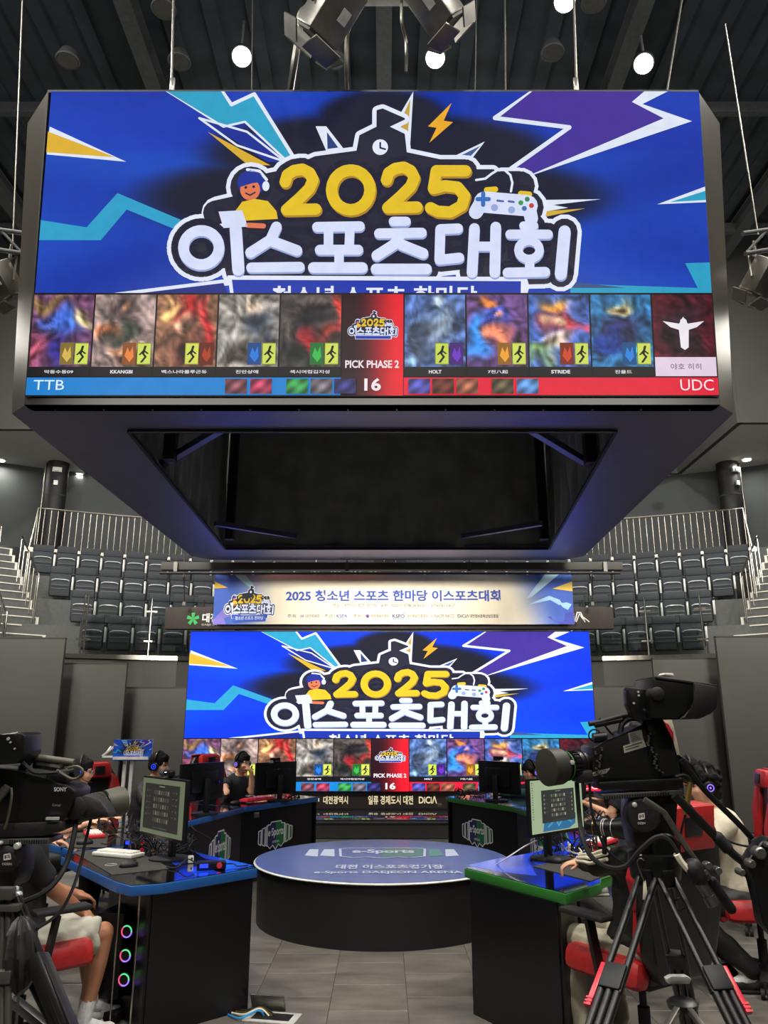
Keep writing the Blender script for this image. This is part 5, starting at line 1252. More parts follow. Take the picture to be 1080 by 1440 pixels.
person('player with black bowl cut hair and dark green jacket left of the camera lens', 1.86, 9.78, hd(-.85, -.5), 'tee_green', 2, 'skin', 'track_black', (V(1.35, 9.7, .80), V(1.3, 9.5, .80)), lean=.06, tl=.68, look=(0, -.1), hair='bowl', headset='led_violet')
# ================================================================ broadcast cameras, stands and the lamps overhead
def pr(pts, d, depth, name, m, t, bev=.004, **k):
    return MB().prism([A(px, py, d) for px, py in pts], (0, depth, 0), bev).build(name, m, t, world=True, **k)
def lensaxis(b, c0, c1, prof, seg=28):        # prof: (fraction, radius)
    L = (c1-c0).length; b.lathe(c0, c1-c0, [(f*L, r) for f, r in prof], seg); return b
# ---- right studio camera (seen in profile, looking to the left)
D = 2.95
t = thing('television_camera', 'large black studio camera with hooded viewfinder on the right, lens to the left', 'camera', A(890, 1100, D+.1))
pr([(832, 1050), (852, 1045), (871, 1034), (904, 1022), (907, 1010), (933, 1010), (946, 1040), (957, 1075), (957, 1090), (944, 1094), (915, 1100), (850, 1104), (834, 1096)], D, .17, 'body', 'plastic_black', t, .008)
pr([(908, 1012), (932, 1012), (945, 1042), (956, 1076), (958, 1090), (930, 1094), (918, 1050)], D-.012, .05, 'side_door', 'leather_black', t, .008)
b = MB(); rr = random.Random(2)
for i in range(16): p = A(836+rr.random()*10, 1052+i*2.6, D); b.cyl(p-V(0, .012, 0), p, .0035, seg=8)
for i in range(18): p = A(906+i*1.0+rr.random()*8, 1040-8+i*3.2, D-.012); b.cyl(p-V(0, .01, 0), p, .004, seg=8)
b.build('button', 'grey_metal', t, world=True)
def sticker(pts, d, m='print'):
    q = [A(px, py, d) for px, py in pts]
    return (q[0], q[1], q[3], q[2], V(0, -1, 0), .0006)
s_ = sticker([(883, 1031), (902, 1026), (905, 1041), (886, 1046)], D-.0005)
k = Ink(); k.rect(0, 0, 1, 1, (120, 120, 112), 0)
for i in range(5): k.rect(.1, .15+i*.15, .5+.08*i, .2+i*.15, (60, 60, 60), 1)
k.build('label_sticker', s_, t)
s_ = sticker([(876, 1049), (905, 1040), (909, 1050), (878, 1059)], D-.0010)
k = Ink(); k.rect(0, 0, 1, 1, (160, 158, 142), 0); k.rect(.08, .2, .9, .35, (70, 70, 66), 1); k.rect(.08, .55, .7, .7, (70, 70, 66), 1); k.build('label_sticker', s_, t)
s_ = sticker([(834, 1086), (858, 1080), (853, 1087), (832, 1092)], D-.0006)
k = Ink(); k.rect(0, 0, 1, 1, (150, 148, 140), 0); k.text('ESCATU', .08, .15, .92, .85, (20, 20, 20), 1, .03); k.build('label_sticker', s_, t)
# handle, microphone tube and the loop of cable
b = MB(); q = lambda px, py, dd=.08: A(px, py, D+dd)
b.tube([q(889, 1011), (q(883, 1007)), q(874, 1007), q(845, 1015), q(828, 1018)], .010, 10, smooth=4); b.tube([q(905, 1010), q(889, 1010), q(880, 1013), q(874, 1021), q(872, 1036)], .011, 8, smooth=4); b.build('carrying_handle', 'plastic_soft', t, world=True)
b = MB(); b.cyl(q(836, 1020), q(876, 1012), .010, seg=12); b.cyl(q(834, 1038), q(852, 1036), .018, seg=14); b.build('microphone', 'plastic_black', t, world=True)
b = MB(); b.tube([q(843, 1010), q(850, 1020), q(858, 1030), q(866, 1036)], .004, 6, smooth=5); b.ring(q(836, 1034), .022, .003, (0, 1, .3), 20, 6); b.build('cable', 'carbon', t, world=True)
# lens
b = MB(); lensaxis(b, A(769, 1079, D-.02), A(838, 1072, D+.08), [(0, .052), (.02, .060), (.22, .062), (.30, .050), (.55, .044), (.56, .048), (.72, .048), (.73, .040), (1, .036)]); ln = b.build('lens', 'plastic_black', t, world=True)
b = MB(); lensaxis(b, A(768, 1079, D-.02), A(790, 1077, D+.012), [(0, .063), (.02, .066), (.8, .064), (1, .058)]); b.build('lens_hood', 'lens_dark', ln, world=True)
b = MB(); ax = (A(838, 1072, D+.08)-A(769, 1079, D-.02)).normalized()
for i in range(22):
    a_ = 2*math.pi*i/22; c = A(800, 1076, D+.02); e = ax.cross(V(0, 0, 1)).normalized(); u = ax.cross(e)
    o_ = (e*math.cos(a_)+u*math.sin(a_))*.049; b.beam(c+o_-ax*.012, c+o_+ax*.025, .006, .006)
b.ring(A(815, 1074, D+.045), .048, .004, ax, 24, 6); b.build('zoom_ring', 'carbon', ln, world=True)
b = MB(); b.ring(A(796, 1077, D+.01), .0505, .0022, ax, 28, 5); b.build('green_line', 'green_edge', ln, world=True)
pr([(806, 1086), (834, 1082), (836, 1100), (812, 1102)], D-.01, .10, 'lens_grip', 'plastic_soft', ln, .01)
b = MB(); b.lathe(A(804, 1072, D-.035), (0, -1, 0), [(0, .008), (.012, .008), (.013, .004)], 12); b.build('knob', 'metal_silver', ln, world=True)
# viewfinder with its deep hood
vf = pr([(881, 970), (884, 966), (918, 971), (918, 992), (900, 996), (908, 1004), (918, 1004), (918, 1012), (904, 1013), (891, 1009), (882, 990)], D-.03, .05, 'viewfinder_bracket', 'plastic_black', t, .004)
pr([(918, 953), (975, 961), (977, 990), (972, 998), (955, 1010), (918, 1010)], D-.10, .22, 'viewfinder', 'plastic_black', t, .006)
pr([(975, 959), (1011, 966), (1009, 996), (1000, 1004), (984, 1011), (955, 1012), (972, 999), (977, 988)], D-.11, .24, 'viewfinder_hood', 'black_matt', t, .006)
pr([(922, 951), (1009, 963), (1010, 966), (922, 954)], D-.105, .23, 'hood_trim', 'plastic_soft', t, .001)
pr([(933, 949), (935, 946), (947, 947), (949, 951)], D-.02, .06, 'tally_lamp', 'white_plastic', t, .002)
b = MB(); b.lathe(A(921, 976, D-.08), (0, -1, 0), [(-.03, .024), (.03, .024), (.034, .018)], 20); b.build('tilt_knob', 'plastic_soft', t, world=True)
b = MB()
for px, py in ((897, 973), (898, 978), (891, 989), (936, 962), (938, 968)): p = A(px, py, D-.03); b.cyl(p, p-V(0, .005, 0), .004, seg=8)
b.build('screw', 'metal_silver', t, world=True)
# red white cover behind the camera
pr([(928, 1011), (945, 1011), (950, 1030), (954, 1058), (960, 1070), (950, 1078), (938, 1060)], D+.19, .02, 'rain_cover', 'tee_cream', t, .004)
pr([(932, 1014), (940, 1018), (947, 1030), (948, 1050), (940, 1056)], D+.185, .01, 'cover_patch', 'red_plastic', t, .002)
pr([(843, 1110), (842, 1100), (960, 1094), (962, 1108), (948, 1112)], D-.02, .22, 'base_slab', 'plastic_black', t, .004)
p_ = pr([(846, 1117), (960, 1111), (960, 1117), (848, 1124)], D-.03, .12, 'sliding_plate', 'grey_metal', t, .002)
b = MB()
for i in range(26): p = A(850+i*3.6, 1122-i*.22, D-.031); b.box(p, (.004, .003, .012))
b.build('scale_marks', 'black_matt', p_, world=True, kind='stuff')
pr([(956, 1060), (975, 1075), (990, 1100), (975, 1105), (958, 1092)], D+.03, .1, 'battery', 'plastic_black', t, .01)
# ---- fluid head and tripod
def tripod(label, apex, feet, bowl_pts, d, lock=.42, tag_='tripod', red=True, up=0):
    t = thing('tripod', label, 'tripod', V(apex.x, apex.y, 0))
    b = MB(); b.lathe(apex-V(0, 0, .09), (0, 0, 1), [(0, .05), (.03, .085), (.08, .092), (.11, .088)], 28); b.build('bowl', 'plastic_black', t, world=True)
    for i, f in enumerate(feet):
        d_ = (f-apex); side = V(-d_.y, d_.x, 0).normalized(); L = d_.length; u = d_.normalized(); o_ = V(d_.x, d_.y, 0).normalized()*.07
        st_ = apex+o_-V(0, 0, .05); lk = lock[i] if hasattr(lock, '__len__') else lock; k1 = st_.lerp(f, lk); k0 = st_.lerp(f, lk-.05)
        b = MB()
        for s in (-1, 1): b.cyl(st_+side*.028*s, k1+side*.030*s, .011, seg=12)
        b.box(st_, (.05, .05, .06), RZ(math.atan2(side.y, side.x)), .01); lg = b.build('leg', 'plastic_black', t, world=True)
        b = MB(); b.beam(k0, k1+u*.0, .072, .038, side.cross(u), .008); b.build('leg_clamp', 'black_matt', lg, world=True)
        b = MB(); f2 = f+(st_-f)*.04
        for s in (-1, 0, 1): b.cyl(k1+side*.026*s, f2+side*.024*s, .0125, seg=12)
        b.build('lower_leg', 'carbon', lg, world=True)
        if red and i < 2:
            w_ = side*.050*((-1 if i == 0 else 1)*(1 if side.x > 0 else -1))
            b = MB(); b.beam(k0+w_*.9-u*.0, k1+w_*.98+u*.06, .018, .014, side.cross(u), .004)
            for q_ in range(3): b.beam(k1+w_*1.0+u*(.035+q_*.011), k1+w_*1.0+u*(.041+q_*.011), .022, .017, side.cross(u))
            b.build('lock_lever', 'red_plastic', lg, world=True)
        b = MB(); b.sph(f+V(0, 0, .025), (.03, .03, .025)); b.build('foot', 'rubber', lg, world=True)
    return t
def spreader(t, c, feet_dir, r_=.45, dz=-.10):
    b = MB(); b.lathe(c-V(0, 0, .012), (0, 0, 1), [(0, .05), (.02, .055), (.03, .04)], 20); h_ = b.build('spreader_hub', 'plastic_black', t, world=True)
    for f in feet_dir:
        d_ = V(f.x-c.x, f.y-c.y, 0).normalized(); b = MB(); b.beam(c+d_*.05, c+d_*r_+V(0, 0, dz), .022, .016, bev=.003); b.cyl(c+d_*r_*.5+V(0, 0, dz*.5), c+d_*r_+V(0, 0, dz), .013, seg=10); b.build('spreader_arm', 'grey_metal', h_, world=True)
ap = A(920, 1208, D+.02)
fA, fB, fC = A(790, 1440, D-.15), A(1085, 1440, D+.05), V(1.33, 3.75, 0)
def toground(a, p): d_ = p-a; return a+d_*((0-a.z)/d_.z)
F1 = toground(ap, A(842, 1440, 2.58)); F2 = toground(ap, A(1036, 1440, 2.58)); F3 = toground(ap, A(958, 1388, 3.22))
tp = tripod('black tripod with red lock levers under the big right camera', ap, [F1, F2, F3], None, D, (.25, .25, .33))
pr([(937, 1377), (944, 1373), (966, 1373), (973, 1377), (970, 1384), (940, 1384)], 3.12, .03, 'clamp_plate', 'metal_silver', tp, .003)
spreader(tp, A(960, 1413, 3.08), [F1, F2, F3], .38, -.09)
fh = thing('fluid_head', 'black fluid head with round drums under the big right camera', 'tripod head', ap+V(0, 0, .01))
pr([(888, 1118), (955, 1116), (952, 1172), (944, 1194), (930, 1204), (905, 1204), (893, 1190), (886, 1150)], D, .13, 'housing', 'plastic_black', fh, .012)
b = MB(); b.lathe(A(902, 1146, D), (0, -1, 0), [(-.02, .062), (.02, .062), (.028, .054), (.03, .03)], 32); dr = b.build('drum', 'plastic_soft', fh, world=True)
b = MB(); b.lathe(A(930, 1190, D+.03), (0, -1, 0), [(0, .05), (.05, .05), (.056, .044)], 28); b.build('lower_drum', 'plastic_black', fh, world=True)
s_ = sticker([(896, 1143), (908, 1143), (908, 1161), (896, 1161)], D-.0325)
k = Ink(); k.stroke([(.2, .12), (.8, .05), (.85, .42), (.2, .5), (.2, .12)], .12, (220, 216, 206), 0, n=6); k.stroke([(.4, .25), (.62, .22), (.6, .36), (.42, .37)], .07, (220, 216, 206), 0, n=6); k.text('OZEN', .05, .72, .95, .9, (200, 196, 186), 0, .02); k.build('maker_mark', s_, dr)
b = MB()
for px, py in ((898, 1204), (936, 1206), (948, 1202), (890, 1131)): b.lathe(A(px, py, D-.01), (0, -1, 0), [(0, .009), (.02, .009), (.022, .006)], 12)
b.build('knob', 'metal_silver', fh, world=True)
def panbar(label, pts, r=.011, m='grey_metal', grip=None, knobs=()):
    t = thing('pan_bar', label, 'pan bar', pts[0]); MB().tube(pts, r, 10, smooth=4).build('bar', m, t, world=True)
    if grip: g_ = MB().cap(grip[0], grip[1], grip[2]).build('grip', 'rubber', t, world=True)
    for c, r_ in knobs: b = MB(); b.lathe(c, (0, -1, 0), [(-.012, r_), (.014, r_), (.018, r_*.8)], 18); b.build('clamp_knob', 'grey_metal', t, world=True)
    return t
dp = D-.12
panbar('bent grey pan bar running down from the big camera head', [A(906, 1124, dp), A(930, 1140, dp), A(938, 1149, dp), A(965, 1192, dp), A(992, 1228, dp), A(1005, 1245, dp)], .010, 'grey_metal', (A(1002, 1240, dp), A(1028, 1278, dp), .017), ((A(994, 1217, dp-.03), .013), (A(1008, 1224, dp-.03), .013), (A(990, 1226, dp-.03), .009)))
panbar('black upper pan bar running to the right picture edge', [A(958, 1068, dp), A(990, 1110, dp), A(1040, 1160, dp), A(1068, 1192, dp)], .010, 'plastic_black', (A(1060, 1184, dp), A(1084, 1210, dp), .016), ((A(1066, 1198, dp-.03), .018),))
panbar('black lower pan bar with clamp running to the right picture edge', [A(948, 1118, dp-.05), A(980, 1150, dp-.05), A(1030, 1200, dp-.05), A(1052, 1216, dp-.05)], .014, 'plastic_black', (A(1010, 1178, dp-.05), A(1022, 1192, dp-.05), .02), ((A(1056, 1212, dp-.08), .014),))
t = thing('zoom_control', 'grey cylindrical zoom demand with cable clamped beside the pan bar', 'camera control', A(975, 1240, dp))
MB().cap(A(975, 1222, dp-.02), A(981, 1230, dp-.02), .034).build('housing', 'plastic_soft', t, world=True)
b = MB(); b.cyl(A(981, 1238, dp-.02), A(998, 1262, dp-.02), .017, seg=18); b.cyl(A(996, 1259, dp-.02), A(1003, 1273, dp-.02), .021, seg=18); b.build('twist_grip', 'grey_metal', t, world=True)
leads('thick black lead looping from the lens down to the pan bar', [A(811, 1100, D+.02), A(815, 1150, D), A(820, 1180, D-.05), A(832, 1205, D-.08), A(856, 1220, D-.1), A(880, 1218, D-.1), A(900, 1196, D-.12), A(922, 1178, D-.14), A(938, 1180, D-.14), A(950, 1195, D-.14), A(963, 1215, D-.14), A(970, 1222, D-.14)], .0085)
leads('thin black lead hanging from the lens grip to the tripod', [A(829, 1102, D+.02), A(832, 1140, D), A(845, 1180, D), A(858, 1200, D), A(880, 1216, D)], .005)
leads('thin black lead curving over the shoulder of the cream shirt', [A(960, 1118, dp), A(985, 1150, dp), A(1020, 1180, dp), A(1050, 1190, dp), A(1064, 1186, dp)], .004)
t = thing('cable_plug', 'brass cable connector hanging below the big camera', 'connector', A(967, 1110, dp))
b = MB(); b.cyl(A(971, 1100, dp), A(966, 1128, dp), .008, .011, 12); b.cyl(A(966, 1128, dp), A(964, 1146, dp), .012, .009, 12); b.build('plug_body', 'brass', t, world=True)
MB().tube([A(950, 1092, dp), A(962, 1090, dp), A(970, 1094, dp), A(971, 1102, dp)], .005, 6, smooth=4).build('lead', 'rubber', t, world=True)
MB().tube([A(964, 1146, dp), A(957, 1175, dp), A(955, 1210, dp)], .004, 6, smooth=4).build('lead', 'carbon', t, world=True)
leads('cream plug and lead beside the pan bar clamp', [A(952, 1202, dp-.03), A(958, 1212, dp-.03), A(968, 1224, dp-.03)], .011, 'stripe_cream')
leads('thin wire ring hanging on the right tripod', [A(948, 1268, D), A(955, 1263, D), A(966, 1265, D), A(967, 1272, D), A(958, 1280, D), A(949, 1277, D), A(949, 1268, D)], .003, 'carbon', 'wire_loop')
t = thing('luggage_tag', 'cream paper tag hanging on the right tripod leg', 'tag', A(906, 1240, D-.06))
pr([(905, 1239), (908, 1238), (912, 1266), (904, 1265)], D-.06, .002, 'card', 'stripe_cream', t, .0005)
b = MB(); b.tube([A(906, 1239, D-.06), A(897, 1215, D-.05), A(900, 1207, D-.05), A(906, 1210, D-.05)], .003, 6, smooth=4); b.build('hook', 'steel', t, world=True)
# second lens / small camera pointing at the right desk
t = thing('camera_lens', 'second dark ringed lens below the right monitor, pointing right', 'lens', A(840, 1166, 3.9))
b = MB(); lensaxis(b, A(826, 1163, 4.1), A(886, 1166, 3.95), [(0, .03), (.05, .036), (.45, .040), (.55, .040), (.95, .052), (1, .055), (.98, .048), (.8, .03)]); b.build('barrel', 'plastic_black', t, world=True)
ax = (A(886, 1166, 3.95)-A(826, 1163, 4.1)).normalized()
for px, m_ in ((838, 'brass'), (850, 'metal_silver'), (853, 'metal_silver'), (864, 'metal_silver')):
    f_ = (px-826)/60; MB().ring(A(px, 1163+3*f_, 4.1-.15*f_), .0415+.004*max(0, f_-.4)*2, .0018, ax, 24, 5).build('ring_mark', m_, t, world=True)
b = MB(); b.cyl(A(850, 1170, 4.02), A(850, 1200, 4.05), .012); b.build('stalk', 'black_matt', t, world=True)
# second tripod head at the right edge
t = thing('camera_support', 'black support arm with silver knobs at the right picture edge', 'support', A(1066, 1200, dp-.1))
pr([(1048, 1215), (1062, 1196), (1072, 1182), (1082, 1176), (1100, 1190), (1100, 1330), (1072, 1300), (1064, 1240)], dp-.1, .06, 'arm', 'plastic_black', t, .008)
b = MB()
for px, py, r_ in ((1067, 1199, .019), (1055, 1214, .013), (1041, 1226, .011), (1078, 1188, .010)): b.lathe(A(px, py, dp-.11), (0, -1, 0), [(-.02, r_), (.014, r_), (.02, r_*.75)], 20)
b.build('knob', 'grey_metal', t, world=True)
# ---- left camcorder
E = 2.62
t = thing('camcorder', 'black shoulder camcorder with white maker lettering at the left picture edge', 'camera', A(60, 1130, E+.1))
pr([(-40, 1078), (18, 1083), (24, 1084), (45, 1090), (62, 1098), (97, 1105), (105, 1112), (102, 1130), (92, 1148), (88, 1156), (-40, 1172)], E, .15, 'body', 'plastic_black', t, .008)
pr([(-40, 1160), (86, 1155), (88, 1168), (60, 1176), (-40, 1180)], E-.01, .17, 'base_plate', 'plastic_soft', t, .004)
hl = MB(); hl.tube([A(30, 1082, E+.07), A(40, 1071, E+.07), (A(50, 1066, E+.07)), A(75, 1069, E+.07), A(104, 1073, E+.07)], .013, 10, smooth=4); hl.tube([A(88, 1073, E+.07), A(82, 1084, E+.07)], .011, 8); hl.build('carrying_handle', 'lens_grey', t, world=True)
b = MB(); b.tube([A(48, 1075, E+.07), A(60, 1076, E+.07), A(86, 1080, E+.07)], .013, 8); b.cyl(A(78, 1092, E+.07), A(108, 1086, E+.06), .02, seg=14); b.box(A(84, 1093, E+.05), (.07, .06, .03), bev=.006); b.build('top_controls', 'plastic_black', t, world=True)
pr([(-40, 1040), (0, 1033), (24, 1029), (31, 1030), (34, 1035), (33, 1058), (28, 1069), (22, 1074), (-40, 1078)], E-.06, .14, 'viewfinder', 'plastic_black', t, .008)
b = MB()
for px, py in ((12, 1039), (15, 1044), (21, 1053)): p = A(px, py, E-.06); b.cyl(p, p-V(0, .004, 0), .005 if px == 12 else .003, seg=8)
b.build('screw', 'metal_silver', t, world=True)
s_ = sticker([(76, 1107), (94, 1107), (94, 1113), (76, 1113)], E-.0008)
k = Ink(); k.text('SONY', 0, 0, 1, 1, (210, 208, 204), 0, .03); k.build('maker_mark', s_, t)
s_ = sticker([(74, 1130), (86, 1130), (86, 1134), (74, 1134)], E-.0008)
k = Ink(); k.text('Exmor', 0, 0, 1, 1, (130, 130, 130), 0, .01); k.build('small_lettering', s_, t)
b = MB(); lensaxis(b, A(98, 1140, E+.07), A(172, 1126, E+.20), [(0, .035), (.1, .045), (.38, .042), (.40, .038), (.62, .038), (.64, .043), (.98, .047), (1, .044)]); ln = b.build('lens', 'plastic_black', t, world=True)
b = MB(); ax = (A(172, 1126, E+.20)-A(98, 1140, E+.07)).normalized(); c0 = A(98, 1140, E+.07); L_l = (A(172, 1126, E+.20)-c0).length
b.lathe(c0+ax*L_l*.66, ax, [(0, .0445), (L_l*.28, .049), (L_l*.36, .045)], 28); b.build('lens_hood', 'lens_grey', ln, world=True)
b = MB()
for i in range(24):
    a_ = 2*math.pi*i/24; e = ax.cross(V(0, 0, 1)).normalized(); u = ax.cross(e); o_ = (e*math.cos(a_)+u*math.sin(a_))*.039; b.beam(c0+ax*L_l*.43+o_, c0+ax*L_l*.60+o_, .006, .006)
b.build('focus_ring', 'lens_grey', ln, world=True)
pr([(103, 1130), (118, 1117), (140, 1124), (150, 1138), (155, 1150), (120, 1152), (105, 1148)], E+.03, .08, 'lens_grip', 'plastic_soft', ln, .012)
b = MB(); b.lathe(A(107, 1137, E+.03), (0, -1, 0), [(-.03, .034), (.006, .034), (.01, .026)], 24); b.build('motor_cap', 'rubber', ln, world=True)
MB().tube([A(28, 1068, E-.02), A(40, 1080, E-.02), A(52, 1087, E-.02), A(82, 1086, E-.02)], .006, 6, smooth=5).build('cable', 'rubber', t, world=True)
MB().tube([A(80, 1083, E+.0), A(100, 1095, E-.01), A(112, 1092, E-.01), A(116, 1083, E-.01), A(108, 1078, E), A(96, 1080, E+.02)], .0045, 6, smooth=5).build('cable', 'lens_grey', t, world=True)
MB().tube([A(16, 1108, E-.02), A(16, 1125, E-.03), A(10, 1155, E-.03), A(6, 1166, E-.03)], .004, 6, smooth=4).build('cable', 'lens_grey', t, world=True)
b = MB(); b.cyl(A(-3, 1125, E-.02), A(11, 1106, E-.02), .013, seg=12); b.cyl(A(3, 1117, E-.02), A(8, 1110, E-.02), .015, seg=12); b.build('connector', 'grey_metal', t, world=True)
b = MB(); b.box(A(74, 1151, E-.015), (.04, .01, .008)); b.build('latch', 'metal_silver', t, world=True)
bp = pr([(-40, 1181), (68, 1179), (68, 1187), (-40, 1188)], E-.02, .12, 'sliding_plate', 'grey_metal', t, .002)
b = MB()
for i in range(16): b.box(A(14+i*3.4, 1184, E-.021), (.003, .003, .011))
b.build('scale_marks', 'black_matt', bp, world=True, kind='stuff')
fh = thing('fluid_head', 'black fluid head with white maker mark under the left camcorder', 'tripod head', A(5, 1240, E+.05))
pr([(-40, 1190), (28, 1190), (26, 1232), (18, 1250), (-40, 1254)], E+.0, .12, 'housing', 'plastic_black', fh, .01)
b = MB(); b.lathe(A(10, 1207, E), (0, -1, 0), [(-.02, .042), (.014, .042), (.02, .036), (.022, .02)], 32); dr = b.build('drum', 'plastic_soft', fh, world=True)
s_ = sticker([(3, 1200), (17, 1200), (17, 1218), (3, 1218)], E-.0235)
k = Ink(); k.stroke([(.2, .12), (.8, .05), (.85, .42), (.2, .5), (.2, .12)], .12, (220, 216, 206), 0, n=6); k.stroke([(.4, .25), (.62, .22), (.6, .36), (.42, .37)], .07, (220, 216, 206), 0, n=6); k.text('OZEN', .0, .74, .95, .92, (190, 186, 176), 0, .02); k.build('maker_mark', s_, dr)
b = MB()
for px, py, r_ in ((26, 1189, .010), (23, 1250, .009), (27, 1258, .011), (2, 1185, .006)): b.lathe(A(px, py, E-.02), (0, -1, 0), [(0, r_), (.014, r_), (.017, r_*.7)], 14)
b.build('knob', 'metal_silver', fh, world=True)
ap = A(-12, 1262, E+.06)
G1_ = toground(ap, A(78, 1440, 2.58)); G2_ = toground(ap, A(-60, 1440, 2.5)); G3_ = V(ap.x+.30, ap.y+.75, 0)
t = tripod('black tripod with thick carbon leg under the left camcorder', ap, [G2_, G1_], None, E, .16, red=False)
b = MB(); b.beam(A(52, 1345, 2.56), A(106, 1480, 2.45), .05, .06, (0, 1, 0), bev=.008); b.beam(A(60, 1352, 2.53), A(112, 1480, 2.42), .012, .01, (0, 1, 0)); b.beam(A(50, 1356, 2.53), A(98, 1480, 2.42), .012, .01, (0, 1, 0)); b.beam(A(22, 1262, 2.58), A(55, 1350, 2.56), .028, .03, bev=.004); b.build('wide_leg', 'carbon', t, world=True)
b = MB(); b.beam(A(20, 1408, 2.9), A(72, 1450, 2.7), .03, .03, bev=.004); b.build('spreader_arm', 'plastic_black', t, world=True)
b = MB(); 
for px in (3, 12): b.cyl(A(px, 1260, E-.05), A(px-1, 1450, E-.12), .010, seg=12)
b.box(A(6, 1373, E-.1), (.05, .03, .035), bev=.004); b.box(A(8, 1276, E-.07), (.09, .03, .02), bev=.004); b.box(A(4, 1256, E-.07), (.07, .03, .035), bev=.004); b.build('steel_upright', 'grey_metal', t, world=True)
t = thing('drawstring_bag', 'dark grey nylon drawstring bag hanging on the left tripod', 'bag', A(34, 1340, E-.08))
b = MB(); c0, c1 = A(30, 1288, E-.06), A(28, 1398, E-.06); prf = [(0, .012), (.06, .028), (.2, .045), (.5, .052), (.75, .046), (.92, .028), (1, .012)]; L_ = (c1-c0).length
axb = (c1-c0).normalized(); qn = axb.to_track_quat('Z', 'Y').to_matrix(); Rr = []
for f, r_ in prf:
    Rr.append([b.bm.verts.new(c0+axb*L_*f+qn @ V(r_*(1+.22*math.sin(7*a_+f*3))*math.cos(a_), r_*.8*(1+.22*math.sin(7*a_+f*3))*math.sin(a_), 0)) for a_ in [2*math.pi*i/42 for i in range(42)]])
for i in range(len(Rr)-1):
    for j in range(42): b.bm.faces.new((Rr[i][j], Rr[i][(j+1) % 42], Rr[i+1][(j+1) % 42], Rr[i+1][j]))
b.bm.faces.new(Rr[0][::-1]); b.bm.faces.new(Rr[-1]); b.build('sack', 'bag_nylon', t, world=True)
b = MB(); b.tube([A(26, 1398, E-.08), A(38, 1390, E-.09), A(46, 1378, E-.09)], .004, 6, smooth=4); b.tube([A(26, 1398, E-.08), A(24, 1425, E-.09), A(22, 1445, E-.09)], .004, 6); b.tube([A(30, 1290, E-.06), A(27, 1275, E-.05), A(28, 1260, E-.04)], .004, 6); b.build('drawstring', 'grey_metal', t, world=True)
leads('thick black lead curving from the left lens down to the tripod', [A(107, 1150, E+.06), A(104, 1175, E+.02), A(95, 1210, E), A(82, 1235, E-.03), A(62, 1255, E-.05), A(35, 1267, E-.05)], .008)
leads('thin black lead curving from the left lens towards the bag', [A(128, 1152, E+.1), A(120, 1185, E+.08), A(112, 1220, E+.05), A(100, 1255, E+.02), A(82, 1285, E-.0), A(52, 1306, E-.04)], .005)
# ---------------------------------------------------------------- lamps overhead
FL = ['first flood lamp from the left under the roof, lit', 'second flood lamp from the left under the roof, lit, centre', 'lit flood lamp cut by the top edge of the picture', 'rightmost lit flood lamp under the roof']
for i, (px, py) in enumerate(((340, 80), (612, 82), (794, 2), (905, 90))):
    p = G(px, py, 11.6); t = thing('flood_lamp', FL[i], 'lamp', p)
    ax = (V(0, 3, 0)-p).normalized()
    MB().lathe(p-ax*.02, -ax, [(0, .165), (.1, .16), (.22, .09), (.25, .05)], 24).build('reflector', 'black_matt', t, world=True)
    MB().lathe(p-ax*.015, ax, [(0, .145), (.01, .145)], 24).build('bulb_face', 'lamp_white', t, world=True)
    MB().cyl(p-ax*.24, V(p.x, p.y, 12.3), .02).build('stem', 'roof_steel', t, world=True)
for i, (px, py) in enumerate(((230, 14), (95, 86), (252, 88), (470, 86), (777, 75), (835, 5))):
    p = G(px, py, 12.0); t = thing('unlit_lamp', f"{['large','left','middle','central','right','topmost'][i]} unlit round lamp among the roof beams", 'lamp', p)
    MB().lathe(p, (0, 0, 1), [(0, .18), (.02, .19), (.2, .12), (.26, .05)], 24).build('housing', 'roof_steel', t, world=True)
    MB().cyl(p-V(0, 0, .004), p+V(0, 0, .003), .15, seg=24).build('glass', 'grey_metal', t, world=True)
def projector(label, c, ax, s=1.):
    t = thing('stage_light', label, 'stage light', c); ax = Vector(ax).normalized(); e = ax.cross(V(0, 0, 1)).normalized(); u = e.cross(ax); R_ = Matrix((e, ax, u)).transposed()
    MB().box(c-ax*.05*s, (.30*s, .42*s, .24*s), R_, .02).build('housing', 'grey_metal', t, world=True)
    MB().box(c+ax*.17*s, (.26*s, .02, .20*s), R_).build('lens', 'lens_grey', t, world=True)
    b = MB()
    for sx, sz in ((1, 0), (-1, 0), (0, 1), (0, -1)):
        w_ = (.26*s, .015, .15*s) if sz else (.15*s, .015, .20*s)
        q_ = c+ax*.24*s+e*sx*.21*s+u*sz*.18*s; Rr_ = R_ @ (RZ(-sx*.9) if sx else RX(sz*.9)); b.box(q_, w_, Rr_)
    b.build('barn_door', 'grey_metal', t, world=True)
    b = MB(); b.tube([c+e*.17*s, c+e*.17*s+V(0, 0, .32*s), c-e*.17*s+V(0, 0, .32*s), c-e*.17*s], .012*s, 6); b.cyl(c+V(0, 0, .3*s), c+V(0, 0, .55*s), .02*s); b.build('yoke', 'grey_metal', t, world=True)
    b = MB(); b.box(c-ax*.05*s-u*.13*s+e*.05, (.08*s, .10*s, .01), R_); b.build('vent', 'metal_silver', t, world=True)
    return t
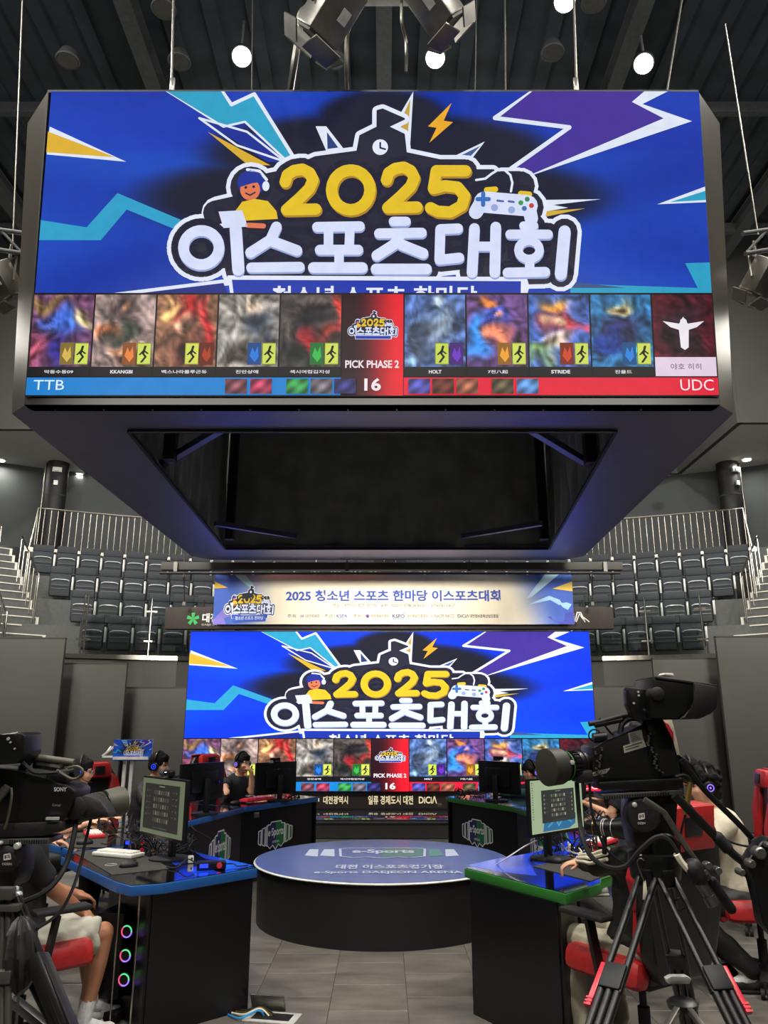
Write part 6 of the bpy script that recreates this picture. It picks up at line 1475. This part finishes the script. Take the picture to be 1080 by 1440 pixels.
projector('left stage light with open flaps hanging above the centre of the screen cube', A(462, 22, 5.3), (-.55, .45, -.6), 1.15)
projector('right stage light with open flaps hanging above the centre of the screen cube', A(614, 10, 5.3), (.6, .4, -.6), 1.0)
t = thing('lighting_bar', 'pale horizontal truss bar between the two stage lights at the top edge', 'bar', A(545, -4, 5.5))
MB().beam(A(478, -6, 5.5), A(612, -6, 5.5), .12, .12, bev=.01).build('bar', 'metal_silver', t, world=True)
leads('thick grey cable sagging from the left stage light down to the cube', [A(440, 8, 5.6), A(424, 18, 5.7), A(420, 50, 5.8), A(414, 90, 5.9), A(407, 134, 6.1)], .035, 'grey_metal', 'power_cable')
leads('twisted cable hanging right of the left stage light', [A(500, 18, 5.6), A(488, 50, 5.7), A(487, 90, 5.8), A(488, 134, 6.0)], .018, 'cable_steel', 'power_cable')
leads('short grey cable below the right stage light', [A(565, 0, 5.5), A(565, 30, 5.5), A(571, 60, 5.6), A(571, 102, 5.6)], .015, 'cable_steel', 'power_cable')
for i, (c, ax, px, py, cab) in enumerate(((A(8, 400, 6.6), (.35, .5, -.7), 14, 345, ((28, 240), (18, 345))), (A(1068, 395, 6.6), (-.35, .5, -.7), 1066, 345, ((1020, 34), (1066, 330))))):
    sd = ['left', 'right'][i]; projector(f'silver stage light with flaps at the {sd} edge beside the screen cube', c, ax, .8)
    t = thing('lighting_truss', f'steel truss piece holding the {sd} edge stage light', 'truss', c+V(0, 0, .4)); s = -1 if i == 0 else 1
    b = MB(); o = A(540+s*516, 365, 6.55)
    for dz in (0, .22): b.cyl(o+V(-s*.1, -.1, dz), o+V(s*1.4, .4, dz+.55), .022)
    for q_ in range(5): f = q_/5; b.cyl(o+V(-s*.1+s*1.5*f, -.1+.5*f, .55*f), o+V(-s*.1+s*1.5*(f+.2), -.1+.5*(f+.2), .22+.55*(f+.2)), .012)
    b.build('truss_frame', 'roof_steel', t, world=True)
    b = MB(); b.cyl(A(*cab[1], 6.5), A(*cab[0], 6.5) if i else A(34, -60, 6.5), .008, seg=6); b.build('hanging_wire', 'cable_steel', t, world=True)
